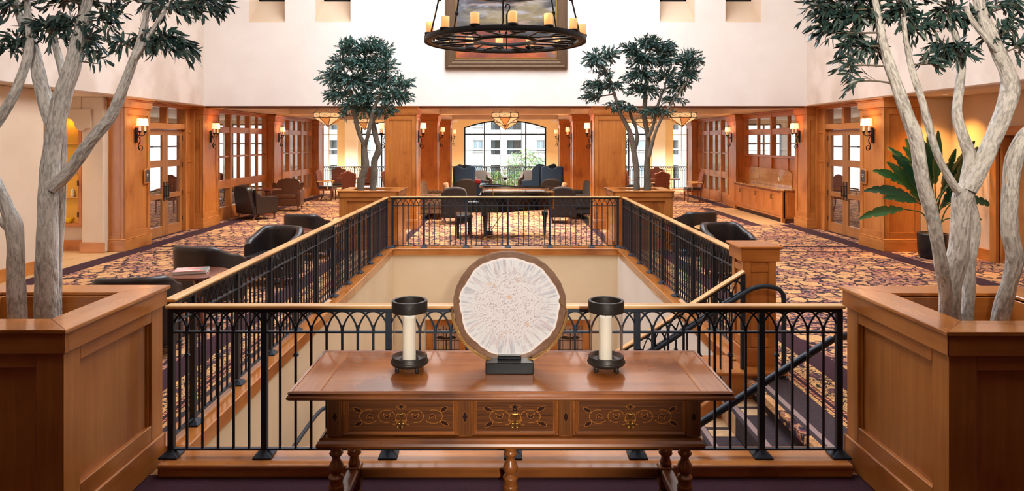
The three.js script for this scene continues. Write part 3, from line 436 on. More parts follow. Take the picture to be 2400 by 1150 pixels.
// ================================================================ BUFFET (right, between two piers)
{ const t = thing('buffet_cabinet', 'long low wooden buffet cabinet with paired doors against the right wall', 'cabinet', [7.34, 0, -19.45]);
  const w = 3.75, h = 0.82;
  part('carcass', mv(cb(0.42, h - 0.1, w, 0.004, 'z'), 0.03, (h - 0.1) / 2 + 0.1, 0), M.maple, t); part('plinth', mv(cb(0.34, 0.1, w - 0.04, 0.004, 'z'), 0.06, 0.05, 0), M.darkTrim, t);
  for (let i = 0; i < 6; i++) { const z = -w / 2 + 0.09 + (i + 0.5) * (w - 0.18) / 6, dw = (w - 0.18) / 6 - 0.02;
    const d = part('door', merge([mv(cb(0.012, h - 0.22, dw, 0.002), 0, 0, 0), ...[-1, 1].map(s => mv(cb(0.022, h - 0.22, 0.07, 0.004), -0.004, 0, s * (dw - 0.07) / 2)), ...[-1, 1].map(s => mv(cb(0.022, 0.08, dw - 0.14, 0.004, 'z'), -0.004, s * (h - 0.3) / 2, 0))]), M.maple, t, [-0.19, h / 2 + 0.06, z]);
    const hz = (i % 2 ? -1 : 1) * (dw / 2 - 0.035); part('handle', merge([bar([-0.045, 0.1, hz], [-0.045, 0.22, hz], 0.006), bar([-0.045, 0.11, hz], [-0.012, 0.11, hz], 0.004), bar([-0.045, 0.21, hz], [-0.012, 0.21, hz], 0.004)]), M.bronze, d); }
  for (const s of [-1, 1]) { part('corner_post', mv(cb(0.08, h, 0.1, 0.005), -0.17, h / 2, s * (w / 2 - 0.05)), M.maple, t); part('end_panel', mv(cb(0.3, h - 0.2, 0.02, 0.004), 0.06, h / 2 + 0.05, s * (w / 2 + 0.005)), M.maple, t); }
  const c = thing('stone_counter', 'golden speckled stone worktop with a shaped splashback on the buffet', 'countertop', [7.34, h, -19.45]);
  part('slab', prism([[-0.27, -w / 2 + 0.1], [-0.17, -w / 2 - 0.04], [0.25, -w / 2 - 0.04], [0.25, w / 2 + 0.04], [-0.17, w / 2 + 0.04], [-0.27, w / 2 - 0.1]], 0.04, 0.006).rotateX(Math.PI / 2).translate(0, 0.04, 0), M.granite, c);
  const bs = new THREE.Shape(); const L = w / 2 - 0.3; bs.moveTo(-L, 0); bs.lineTo(-L, 0.36); bs.quadraticCurveTo(-L + 0.02, 0.42, -L + 0.12, 0.43); bs.quadraticCurveTo(-L + 0.2, 0.44, -L + 0.22, 0.48); bs.lineTo(L - 0.22, 0.48); bs.quadraticCurveTo(L - 0.2, 0.44, L - 0.12, 0.43); bs.quadraticCurveTo(L - 0.02, 0.42, L, 0.36); bs.lineTo(L, 0);
  const b = part('splashback', prism(bs, 0.03, 0.004).rotateY(-Math.PI / 2).translate(0.19, 0.04, 0), M.granite, c);
  for (const z of [-0.75, 0.75]) part('power_socket', mv(cb(0.012, 0.11, 0.07, 0.003), 0.155, 0.25, z), M.pageWhite, b);
}

// ================================================================ LAMPS
const sconceParts = (() => {
  const g = new THREE.Group();
  part('backplate', merge([mv(cb(0.022, 0.3, 0.085, 0.008), 0.012, 0, 0), mv(cb(0.03, 0.22, 0.05, 0.008), 0.014, 0, 0)]), M.ironBlack, g);
  const sp = []; for (let i = 0; i <= 26; i++) { const t = i / 26, a = -1.2 + t * 6.2, r = 0.055 * (1 - 0.72 * t); sp.push([0.085 + Math.cos(a) * r, -0.245 + Math.sin(a) * r, 0]); }
  part('scroll', merge([tube([[0.03, -0.02, 0], [0.075, -0.05, 0], [0.085, -0.12, 0], [0.05, -0.2, 0], [0.06, -0.27, 0], ...sp], 0.009, 60, 6)]), M.ironBlack, g);
  for (const s of [-1, 1]) {
    part('arm', tube([[0.02, 0.03, 0], [0.07, -0.01, s * 0.03], [0.12, 0.0, s * 0.085], [0.13, 0.06, s * 0.1]], 0.008, 16, 6), M.ironBlack, g);
    part('cup', lathe([[0, 0.045], [0.018, 0.05], [0.03, 0.065], [0.03, 0.08], [0, 0.08]], 14).translate(0.13, 0, s * 0.1), M.ironBlack, g);
    part('candle', lathe([[0, 0.08], [0.021, 0.08], [0.021, 0.2], [0, 0.2]], 14).translate(0.13, 0, s * 0.1), M.wax, g);
    part('shade', lathe([[0.062, 0.19], [0.05, 0.325], [0.048, 0.325], [0.06, 0.19], [0.062, 0.19]], 20).translate(0.13, 0, s * 0.1), M.shade, g);
  }
  return g;
})();
function sconce(label, x, d, turn, I = 0.42) {
  const t = thing('wall_sconce', label, 'sconce', [x, 2.22, -d], turn); for (const c of sconceParts.children) t.add(c.clone());
  const l = new THREE.PointLight(0xffa850, I, 7, 2); l.position.set(0.2, 0.29, 0); l.castShadow = true; l.shadow.radius = 2; t.add(l); return t;
}
sconce('two-candle iron sconce above the sign left of the left double door', -7.25, 13.4, 0); sconce('two-candle iron sconce right of the left double door', -7.27, 16.85, 0); sconce('two-candle iron sconce behind the leather armchairs', -7.27, 21.9, 0);
sconce('two-candle iron sconce above the sign beside the potted plant', 7.22, 13.4, Math.PI); sconce('two-candle iron sconce between the right double door and the buffet', 7.27, 16.85, Math.PI); sconce('two-candle iron sconce at the far end of the buffet', 7.27, 21.9, Math.PI);
[16.6, 21.73, 26.83].forEach((d, i) => { const w = ['nearest', 'middle', 'farthest'][i]; sconce(`two-candle iron sconce on the inner side of the ${w} left column`, -2.12, d, 0); sconce(`two-candle iron sconce on the inner side of the ${w} right column`, 2.12, d, Math.PI); });
sconce('two-candle iron sconce on the outer side of the nearest left column', -2.88, 16.6, Math.PI); sconce('two-candle iron sconce on the outer side of the nearest right column', 2.88, 16.6, 0);

function pendant(label, x, d, k = 1, I = Math.abs(x) > 4 ? 7 : 15) {
  const t = thing('pendant_lamp', label, 'lamp', [x, 0, -d]), n = 8, R1 = 0.4 * k, R0 = 0.385 * k, y1 = 2.9, y0 = 2.765, yt = 2.55;
  const ring = (R, y) => Array.from({ length: n }, (_, i) => { const a = (i + 0.5) / n * Math.PI * 2; return V(R * Math.sin(a), y, R * Math.cos(a)); });
  const A = ring(R0, y1), B = ring(R1, y0), C = ring(0.05 * k, yt), fr = [];
  const quad = (p, q, r, s) => { const g = new THREE.BufferGeometry(); g.setAttribute('position', new THREE.Float32BufferAttribute([p, q, r, p, r, s].flatMap(v => [v.x, v.y, v.z]), 3)); g.computeVertexNormals(); return uvBox(g); };
  for (let i = 0; i < n; i++) { const j = (i + 1) % n; part('upper_panel', quad(B[i], B[j], A[j], A[i]), M.micaBright, t); part('lower_panel', quad(C[i], C[j], B[j], B[i]), i % 2 ? M.mica : M.micaBright, t);
    fr.push(bar(A[i], A[j], 0.011), bar(B[i], B[j], 0.011), bar(A[i], B[i], 0.011), bar(B[i], C[i], 0.009), bar(A[i], B[j], 0.004), bar(B[i], A[j], 0.004)); }
  part('frame', merge([...fr, lathe([[0, yt - 0.05], [0.03, yt - 0.03], [0.055 * k, yt], [0.055 * k, yt + 0.02], [0, yt + 0.02]], 12)]), M.bronze, t);
  for (let i = 0; i < n; i += 2) part('chain', bar(A[i], V(0, 3.2, 0), 0.006), M.bronze, t);
  part('canopy', lathe([[0, 3.25], [0.08, 3.25], [0.07, 3.22], [0.02, 3.19], [0, 3.19]], 16), M.bronze, t);
  part('bulb_lamp', new THREE.SphereGeometry(0.05, 14, 10).translate(0, 2.8, 0), M.lampDisc, t);
  const up = new THREE.SpotLight(0xfff0da, I * 1.2, 14, 1.2, 0.6, 2); up.position.set(0, 2.92, 0); up.target.position.set(0, 4, 0); up.castShadow = true; up.shadow.radius = 6; t.add(up, up.target);
  const dn = new THREE.SpotLight(0xffe6cc, I * 1.3, 14, 1.42, 0.4, 2); dn.position.set(0, 2.48, 0); dn.target.position.set(0, 1, 0); dn.castShadow = true; dn.shadow.radius = 6; t.add(dn, dn.target);
}
pendant('amber glass pendant above the piano, nearest in the middle bay', 0, 19.2); pendant('amber glass pendant in the left bay, left of the indoor tree', -4.98, 19.2); pendant('amber glass pendant in the right bay, right of the indoor tree', 4.98, 19.2);
pendant('amber glass pendant behind the trunks of the left far tree', -5.05, 24.6); pendant('amber glass pendant behind the trunks of the right far tree', 5.05, 24.6); pendant('amber glass pendant half hidden behind the middle one', 0.02, 24.6, 1.1);

function downlight(label, x, y, d, I, cone = 0.75, col = 0xffc98a) { const t = thing('ceiling_downlight', label, 'downlight', [x, y, -d], 0, 'recessed ceiling downlights'); part('trim_ring', lathe([[0.055, -0.004], [0.08, -0.006], [0.085, 0.004], [0.055, 0.004]], 20), M.pageWhite, t); part('lamp_disc', lathe([[0, -0.001], [0.055, -0.001], [0.055, 0.003], [0, 0.003]], 20), M.lampDisc, t);
  const l = new THREE.SpotLight(col, I, 12, cone, 0.7, 2); l.position.set(0, -0.015, 0); l.target.position.set(0, -2, 0); l.castShadow = true; l.shadow.radius = 3; t.add(l, l.target); }
downlight('lit round downlight in the recess ceiling above the potted plant', 8.02, 2.95, 12.45, 26, 0.9, 0xffb860);
for (const [x, d] of [[-5, 17.6], [5, 17.6], [-5, 22.8], [5, 22.8], [0, 22.8], [0, 28.6], [-5, 28.6], [5, 28.6], [0, 17.4], [-5, 31.6], [5, 31.6], [0, 31.6], [-7.8, 30.6], [7.8, 30.6]]) downlight('unseen recessed downlight up in the lounge ceiling coffers, placed to brighten the lounge', x, 3.25, d, Math.abs(x) > 4 && d < 30 ? 60 : 140, 1.05, 0xfff0de);  // all out of view; those over the void are added fill
downlight('unseen downlight in the alcove ceiling, placed to light the display cabinet wall', -8.6, 2.94, 12.3, 8, 0.9);  // out of view, lights the alcove wall
for (const [x, d] of [[-1, 14.2], [1.2, 14.2]]) downlight('unseen downlight in the lower level ceiling, placed to light the space below', x, -1.1, d, 20, 1.1, 0xffb050);  // out of view, give the warm light on the lower level

function unseenSpot(label, x, y, z, tx, ty, tz, I, cone, col) { const t = thing('unseen_spotlight', label, 'spotlight', [x, y, z]); const d = V(tx - x, ty - y, tz - z).normalize(), q = new THREE.Quaternion().setFromUnitVectors(V(0, -1, 0), d);  // unseen spotlights near the camera, placed to light the table and trees
  part('bracket', mv(cb(0.04, 0.14, 0.04, 0.006), 0, 0.04, 0), M.ironBlack, t); const h = part('lamp_head', lathe([[0, 0.14], [0.04, 0.14], [0.055, 0.02], [0.055, -0.05], [0.048, -0.05], [0.045, 0], [0, 0]], 20), M.ironBlack, t); h.quaternion.copy(q); const g = part('lamp_disc', lathe([[0, -0.012], [0.044, -0.012], [0.044, -0.004], [0, -0.004]], 20), M.lampDisc, h);
  const l = new THREE.SpotLight(col, I, 30, cone, 0.6, 2); l.position.copy(d.clone().multiplyScalar(0.06)); l.target.position.copy(d.clone().multiplyScalar(3)); l.castShadow = true; l.shadow.radius = 2; t.add(l, l.target); }
unseenSpot('unseen spotlight behind the viewer, placed to light the agate and table', 0.35, 2.75, 2.8, 0.03, 1.06, -3.8, 120, 0.17, 0xfff6ec);
unseenSpot('unseen spotlight under the near ceiling edge, placed to light the left tree', -1.5, 3.2, -1.5, -2.7, 2.6, -4.0, 8, 0.5, 0xfff4ea);
unseenSpot('unseen spotlight under the near ceiling edge, placed to light the right tree', 1.7, 3.2, -1.5, 2.75, 2.6, -4.0, 20, 0.5, 0xfff0de);

{ // two-tier iron wheel chandelier with fourteen glass candles on the lower wheel
  const D = 9.5, y = 3.5, R = 1.115, t = thing('wheel_chandelier', 'large black iron wheel chandelier with glowing candle glasses', 'chandelier', [0.0, y, -D]);
  const rim = (r, w, h) => lathe([[r - w, -h / 2], [r, -h / 2], [r, h / 2], [r - w, h / 2], [r - w, -h / 2]], 72);
  part('outer_rim', merge([rim(R, 0.1, 0.05), rim(R + 0.006, 0.02, 0.07)]), M.ironBlack, t); part('inner_rim', merge([rim(0.44, 0.05, 0.045)]), M.ironBlack, t);
  for (let k = 0; k < 8; k++) for (const s of [-1, 1]) { const a = k / 8 * Math.PI * 2, b = a + s * 0.32; part('spoke', bar([0.42 * Math.sin(a), 0, 0.42 * Math.cos(a)], [1.03 * Math.sin(b), 0, 1.03 * Math.cos(b)], 0.014), M.ironBlack, t); }
  for (let k = 0; k < 16; k++) { const a = (k + 0.5) / 16 * Math.PI * 2, r = k % 2 ? 0.93 : 0.86; part('ring_ornament', new THREE.TorusGeometry(k % 2 ? 0.075 : 0.1, 0.014, 6, 20).rotateX(Math.PI / 2), M.ironBlack, t, [r * Math.sin(a), 0, r * Math.cos(a)]); }
  const dish = lathe([[0, 0.02], [0.06, 0.02], [0.068, 0.045], [0.068, 0.06], [0.05, 0.06], [0, 0.055]], 20), cup = lathe([[0, 0.056], [0.055, 0.056], [0.056, 0.2], [0.05, 0.203], [0.048, 0.19], [0, 0.185]], 20);
  for (let k = 0; k < 14; k++) { const a = (5 + k * 360 / 14) * Math.PI / 180, p = [(R - 0.05) * Math.sin(a), 0, (R - 0.05) * Math.cos(a)]; part('candle_dish', dish, M.ironBlack, t, p); part('candle_glass', cup, M.candleGlass, t, p); }
  for (const a of [1.15, -1.15, 2.3, -2.3]) part('hanging_rod', merge([bar([R * 0.97 * Math.sin(a), 0.02, R * 0.97 * Math.cos(a)], [0.05 * Math.sin(a), 4.4, 0.05 * Math.cos(a)], 0.012), mv(rb(0.05, 0.06, 0.05, 0.01), R * 0.97 * Math.sin(a) * 0.89, 0.5, R * 0.97 * Math.cos(a) * 0.89)]), M.ironBlack, t);
  // upper wheel and the hooked stems in the middle
  part('upper_rim', rim(0.62, 0.08, 0.05).translate(0, 0.68, 0), M.ironBlack, t); for (let k = 0; k < 6; k++) { const a = k / 3 * Math.PI; part('upper_spoke', bar([0, 0.68, 0], [0.57 * Math.sin(a), 0.68, 0.57 * Math.cos(a)], 0.013), M.ironBlack, t); }
  part('stem', merge([bar([-0.03, 0.28, 0], [-0.03, 5.0, 0], 0.013), bar([0.02, -0.12, 0], [0.02, 0.36, 0], 0.008)]), M.ironBlack, t);
  part('hook', tube([[-0.03, 0.3, 0], [-0.035, 0.24, 0], [-0.075, 0.18, 0], [-0.08, 0.12, 0], [-0.045, 0.075, 0], [0.0, 0.085, 0], [0.01, 0.12, 0]], 0.011, 28, 6), M.ironBlack, t);
  part('scroll_hook', tube([[0.0, 0.45, 0.02], [0.02, 0.5, 0.02], [0.055, 0.49, 0.02], [0.06, 0.44, 0.02], [0.025, 0.37, 0.02], [0.02, 0.3, 0.02], [0.03, 0.24, 0.02]], 0.01, 28, 6), M.ironBlack, t);
  part('ceiling_rose', lathe([[0, 5.1], [0.14, 5.1], [0.12, 5.03], [0.04, 4.98], [0, 4.98]], 20), M.ironBlack, t);
  for (let k = 0; k < 4; k++) { const l = new THREE.PointLight(0xffb060, 0.35, 8, 2), a = k * Math.PI / 2 + 0.4; l.position.set(R * 0.95 * Math.sin(a), 0.3, R * 0.95 * Math.cos(a)); l.castShadow = true; l.shadow.radius = 3; t.add(l); }
}

// ================================================================ PAINTING
{ const t = thing('framed_painting', 'large moody landscape painting in a carved gilt frame on the far wall', 'painting', [0.025, 5.05, -16.2]), w = 2.4, h = 2.0;
  const nz = makeNoise(77);
  const pt = tex(512, 430, (u, v) => { const n = nz.fbm(u * 4, v * 6, 4, 6, 5), m = N1.fbm(u * 10 + n, v * 22, 10, 22, 4), hz = 0.3 + 0.05 * Math.sin(u * 5) + (n - 0.5) * 0.1; let c;
    if (v < hz) { c = mix3([196, 92, 40], [96, 42, 50], clamp((n - 0.35) * 2.4)); c = mix3(c, [120, 116, 120], sstep(0.78, 0.95, u + (m - 0.5) * 0.4) * 0.7); c = mix3(c, [222, 130, 56], sstep(0.55, 0.75, m) * 0.6); }
    else { const k = (v - hz) / (1 - hz); c = mix3([70, 66, 70], [150, 132, 92], sstep(0.35, 0.65, n)); c = mix3(c, [168, 166, 172], sstep(0.4, 0.75, m * 0.7 + k * 0.35)); c = mix3(c, [186, 154, 138], sstep(0.6, 0.72, nz.fbm(u * 3 + 1, v * 14, 3, 14, 4)) * 0.7); c = mix3(c, [62, 68, 86], sstep(0.25, 0.1, u + k * 0.3) * 0.6); if (k < 0.12) c = mix3([50, 46, 40], c, k / 0.12); }
    const g = 0.72 + 0.2 * m; return c.map(x => x * g); }, true); pt.wrapS = pt.wrapT = THREE.ClampToEdgeWrapping;
  part('canvas', new THREE.PlaneGeometry(w, h).translate(0, 0, 0.035), S({ map: pt, roughness: 0.6, bumpMap: plasterB, bumpScale: 0.001 }), t);
  const prof = [[0, 0], [0.24, 0], [0.25, 0.05], [0.235, 0.085], [0.19, 0.1], [0.15, 0.075], [0.11, 0.08], [0.06, 0.055], [0.03, 0.06], [0, 0.045]];
  const side = (L, nm, m) => { const g = []; const s = prism(prof, 1); const p = s.attributes.position; for (let i = 0; i < p.count; i++) { const q = p.getX(i), z = p.getY(i), e = p.getZ(i) > 0.5 ? 1 : -1; p.setXYZ(i, e * (L / 2 + q), -q, z); } s.computeVertexNormals(); g.push(uvBox(s, 'x')); return merge(g); };
  for (const [L, off, rz] of [[w, h / 2, 0], [w, h / 2, Math.PI], [h, w / 2, Math.PI / 2], [h, w / 2, -Math.PI / 2]]) { const f = part('frame_side', side(L).translate(0, -off, 0), M.frameGilt, t, [0, 0, 0], [0, 0, rz]); part('inner_lip', mv(cb(L - 0.002, 0.03, 0.05, 0.008, 'x'), 0, -off + 0.015, 0.03), M.brass, f); }
}

// ================================================================ DOOR SIGNS
for (const [x, d, turn, lab, rows] of [[-7.25, 13.78, Math.PI / 2, 'small arched dark sign beside the left double door', [[-.03, .2, .05], [-.012, .2, .045]]], [7.22, 13.72, -Math.PI / 2, 'small arched dark sign beside the right double door', []]]) {
  const t = thing('door_sign', lab, 'sign', [x, 1.4, -d], turn), s = new THREE.Shape(); s.moveTo(-0.1, -0.15); s.lineTo(0.1, -0.15); s.lineTo(0.1, 0.12); s.quadraticCurveTo(0, 0.19, -0.1, 0.12); s.closePath();
  part('sign_frame', uvBox(prism(s, 0.03, 0.005)), M.maple, t); const k = 0.84; const p = new THREE.Shape(); p.moveTo(-0.1 * k, -0.15 * k); p.lineTo(0.1 * k, -0.15 * k); p.lineTo(0.1 * k, 0.12 * k); p.quadraticCurveTo(0, 0.19 * k, -0.1 * k, 0.12 * k); p.closePath();
  const pl = part('sign_plate', prism(p, 0.006, 0.001).translate(0, 0, 0.028), S({ color: 0x5b534c, roughness: 0.4, metalness: 0.4 }), t);
  const r = rng(turn > 0 ? 3 : 8), words = turn > 0 ? [[5, 0.035], [3, 0.005]] : [[3, 0.03], [3, 0.03], [4, -0.002]], g = []; let last = null, shift = 0;
  for (const [n, y] of words) { const two = last === y; const x0 = two ? 0.012 : words.filter(q => q[1] === y).length > 1 ? -0.05 : -n * 0.0065; for (let i = 0; i < n; i++) g.push(mv(cb(0.0085, 0.014 + r() * 0.004, 0.002, 0.0005), x0 + i * 0.0125 + 0.006, y, 0.035)); last = y; }
  stuff(part('lettering', merge(g), M.pageWhite, pl));
}

// ================================================================ RAILINGS: wood handrail on iron, interlaced arches over square balusters
const RS = 0.1, RG = (() => { const a = []; for (let i = 0; i <= 14; i++) { const t = Math.PI * i / 14; a.push([-RS * Math.cos(t) * 0.985, Math.pow(Math.sin(t), 1.3) * 0.135, 0]); }
  const q = []; for (let i = 0; i <= 7; i++) { const t = Math.PI / 2 * i / 7; q.push([RS * Math.cos(t), Math.pow(Math.sin(t), 1.3) * 0.135, 0]); }
  return { baluster: cb(0.0145, 0.77, 0.0145, 0.0015), collar: merge([mv(cb(0.034, 0.009, 0.034, 0.002), 0, -0.008, 0), mv(cb(0.026, 0.016, 0.026, 0.005), 0, 0, 0)]), arch: tube(a, 0.0065, 18, 6), quarter: tube(q, 0.0065, 9, 6), fork: mv(cb(0.02, 0.05, 0.014, 0.004), 0, 0.02, 0),
    post: cb(0.038, 0.945, 0.038, 0.002), foot: (() => { const g = new THREE.CylinderGeometry(0.028, 0.08, 0.03, 4, 1).rotateY(Math.PI / 4).toNonIndexed(); g.computeVertexNormals(); return merge([g.translate(0, 0.027, 0), mv(cb(0.118, 0.012, 0.118, 0.002), 0, 0.006, 0)]); })() }; })();
function railing(label, n, posts, pos, turn, o = {}) {
  const t = thing('iron_railing', label, 'railing', pos, turn), L = n * RS, k = o.slope || 0, sh = x => k * x;
  const ex = o.over ?? 0.05;
  const skew = g => { if (!k) return g; g = g.clone(); const p = g.attributes.position; for (let i = 0; i < p.count; i++) p.setY(i, p.getY(i) + k * p.getX(i)); g.computeVertexNormals(); return g; };
  const hand = skew(uvBox(merge([rb(L + 2 * ex, 0.024, 0.08, 0.011).translate(L / 2, 0.963, 0)]), 'x')); part('handrail', hand, M.oak, t);
  part('iron_channel', skew(mv(cb(L + ex, 0.022, 0.044, 0.002, 'x'), L / 2, 0.94, 0)), M.iron, t);
  part('arch_bar', skew(mv(cb(L, 0.013, 0.03, 0.002, 'x'), L / 2, 0.797, 0)), M.iron, t); part('bottom_bar', skew(mv(cb(L, 0.013, 0.03, 0.002, 'x'), L / 2, 0.045, 0)), M.iron, t);
  const arch = skew(RG.arch), quarter = skew(RG.quarter), qr = skew(RG.quarter.clone().rotateY(Math.PI));
  for (let b = 0; b + 1 < posts.length; b++) {
    const p0 = posts[b], p1 = posts[b + 1], m = p1 - p0;
    for (let i = 1; i < m; i++) { const x = (p0 + i) * RS; part('baluster', RG.baluster, M.iron, t, [x, 0.42 + sh(x), 0]); part('fork', RG.fork, M.iron, t, [x, 0.797 + sh(x), 0]);
      if ((m === 8 && i % 2 === 0) || (m !== 8 && i % 2 === 1)) part('collar', RG.collar, M.iron, t, [x, 0.655 + sh(x), 0]); }
    for (let i = 0; i + 2 <= m; i++) { const x = (p0 + i + 1) * RS; part('arch', arch, M.iron, t, [x, 0.797 + sh(x), 0]); }
    part('half_arch', quarter, M.iron, t, [p0 * RS, 0.797 + sh(p0 * RS), 0]); part('half_arch', qr, M.iron, t, [p1 * RS, 0.797 + sh(p1 * RS), 0]);
  }
  for (const p of posts) { if ((o.skip || []).includes(p)) continue; const x = p * RS, q = part('post', RG.post, M.iron, t, [x, 0.4725 + sh(x), 0]); if (!o.noFoot) part('base_plate', RG.foot, M.iron, q, [0, -0.4725, 0]); }
  return t;
}
const bays = (start, n) => { const p = [0]; let x = start; while (x < n) { p.push(x); x += 8; } p.push(n); return p; };
railing('front black iron railing with oak handrail behind the console table', 43, bays(6, 43), [-2.15, 0.075, -4.4], 0, { over: 0.03 });
railing('far black iron railing with oak handrail in front of the piano', 43, bays(6, 43), [-2.15, 0.075, -13.03], 0);
railing('long black iron railing along the left side of the well', 83, [0, ...bays(3, 83).slice(1)], [-2.24, 0.075, -4.6], Math.PI / 2, { skip: [0] });
railing('long black iron railing along the right side of the well, ending at the newel', 63, bays(7, 63), [2.24, 0.075, -6.62], Math.PI / 2, { skip: [0], over: 0.02 });
railing('sloping iron railing with oak handrail down the far side of the stair', 24, [0, 8, 16, 24], [-0.27, -0.075 + (-0.27 - X0 + 0.13) * RISE / RUN, -6.12], 0, { slope: RISE / RUN, noFoot: true, over: 0.01 });
{ // balcony railing at the far edge of the lounge floor: too fine to pick apart
  const t = thing('balcony_railing', 'far black railing along the floor edge in front of the arched windows', 'railing', [-9.1, 0.03, -30]), L = 18.2, g = [];
  const put = (a, x, y) => g.push(mv(a, x, y, 0)); const bal = mv(cb(0.016, 0.77, 0.016, 0.002), 0, 0, 0), ar = tube(Array.from({ length: 9 }, (_, i) => { const u = Math.PI * i / 8; return [-RS * Math.cos(u), Math.sin(u) * 0.135, 0]; }), 0.009, 10, 4);
  for (let i = 0; i <= L / RS; i++) { put(bal, i * RS, 0.42); if (i < L / RS - 1) put(ar, i * RS + RS, 0.797); }
  stuff(part('balusters', merge(g), M.iron, t)); for (let i = 0; i <= 22; i++) part('post', mv(cb(0.045, 0.95, 0.045, 0.003), i * 0.827, 0.475, 0), M.iron, t);
  part('handrail', mv(cb(L, 0.035, 0.07, 0.01, 'x'), L / 2, 0.96, 0), M.iron, t); for (const y of [0.05, 0.797, 0.93]) part('bar', mv(cb(L, 0.014, 0.03, 0.002, 'x'), L / 2, y, 0), M.iron, t);
}
// newel at the head of the stair
{ const t = thing('newel_post', 'square panelled wooden newel post with a broad cap at the head of the stair', 'newel', [2.315, 0, -6.36]), w = 0.3, h = 1.15;
  part('shaft', mv(cb(w - 0.03, h - 0.05, w - 0.03, 0.003), 0, h / 2, 0), M.maple, t);
  for (let f = 0; f < 4; f++) { const a = f * Math.PI / 2, q = (n, g, x, y) => part(n, g, M.maple, t, [Math.cos(a) * x + Math.sin(a) * (w / 2 - 0.008), y, -Math.sin(a) * x + Math.cos(a) * (w / 2 - 0.008)], [0, a, 0]);
    for (const s of [-1, 1]) q('stile', cb(0.07, h - 0.3, 0.02, 0.004), s * (w / 2 - 0.036), h / 2 + 0.05); q('rail', cb(w - 0.14, 0.09, 0.019, 0.004, 'x'), 0, 0.27); q('rail', cb(w - 0.14, 0.06, 0.019, 0.004, 'x'), 0, 0.94); }
  part('base', mv(cb(w + 0.03, 0.22, w + 0.03, 0.006, 'x'), 0, 0.11, 0), M.maple, t); part('fascia', mv(cb(w + 0.05, 0.12, w + 0.05, 0.005, 'x'), 0, h - 0.08, 0), M.maple, t); part('cap', mv(cb(w + 0.1, 0.022, w + 0.1, 0.006, 'x'), 0, h - 0.011, 0), M.mapleTop, t); }
// round pipe handrails
{ const s = RISE / RUN, a = thing('pipe_handrail', 'round dark pipe handrail in front of the sloping oak rail', 'handrail', [0, 0, 0]), yy = (x, o) => (x - X0) * s + o;
  part('pipe', tube([[2.47, 0, -6.05], [2.47, 0.4, -6.05], [2.47, 0.68, -6.05], [2.45, 0.77, -6.05], [2.37, 0.81, -6.05], [2.27, 0.815, -6.05], [2.18, 0.79, -6.05], [2.05, yy(2.05, 0.8), -6.05], [1, yy(1, 0.8), -6.05], [-0.3, yy(-0.3, 0.8), -6.05]], 0.021, 70, 10), M.iron, a);
  part('floor_flange', lathe([[0, 0], [0.045, 0], [0.045, 0.008], [0, 0.008]], 16).translate(2.47, 0.003, -6.05), M.iron, a);
  const b = thing('pipe_handrail', 'thick dark pipe handrail running down from the right planter', 'handrail', [0, 0, 0]);
  part('pipe', tube([[2.36, 0.775, -4.64], [2.3, 0.775, -4.64], [2.24, 0.765, -4.64], [2.15, yy(2.15, 0.735), -4.64], [1, yy(1, 0.735), -4.64], [-0.2, yy(-0.2, 0.735), -4.64]], 0.025, 60, 12), M.iron, b);
  for (const x of [1.3, 0.2]) part('bracket', tube([[x, yy(x, 0.72), -4.64], [x, yy(x, 0.64), -4.63], [x, yy(x, 0.62), -4.55]], 0.009, 10, 6), M.iron, b);
  const c = thing('pipe_handrail', 'dark pipe handrail on the cream wall left of the landing', 'handrail', [0, 0, 0]);
  part('pipe', tube([[-2.03, -0.83, -4.8], [-2.03, -0.83, -6.6], [-2.03, -0.84, -7.3], [-2.0, -0.85, -7.55], [-1.9, -0.86, -7.6], [-1.7, -0.86, -7.6]], 0.021, 40, 10), M.iron, c); for (const z of [-5.2, -6.6]) part('bracket', bar([-2.03, -0.85, z], [-2.13, -0.9, z], 0.009), M.iron, c);
  part('end_post', bar([-1.7, -2.6, -7.6], [-1.7, -0.84, -7.6], 0.021, 10), M.iron, c);
}

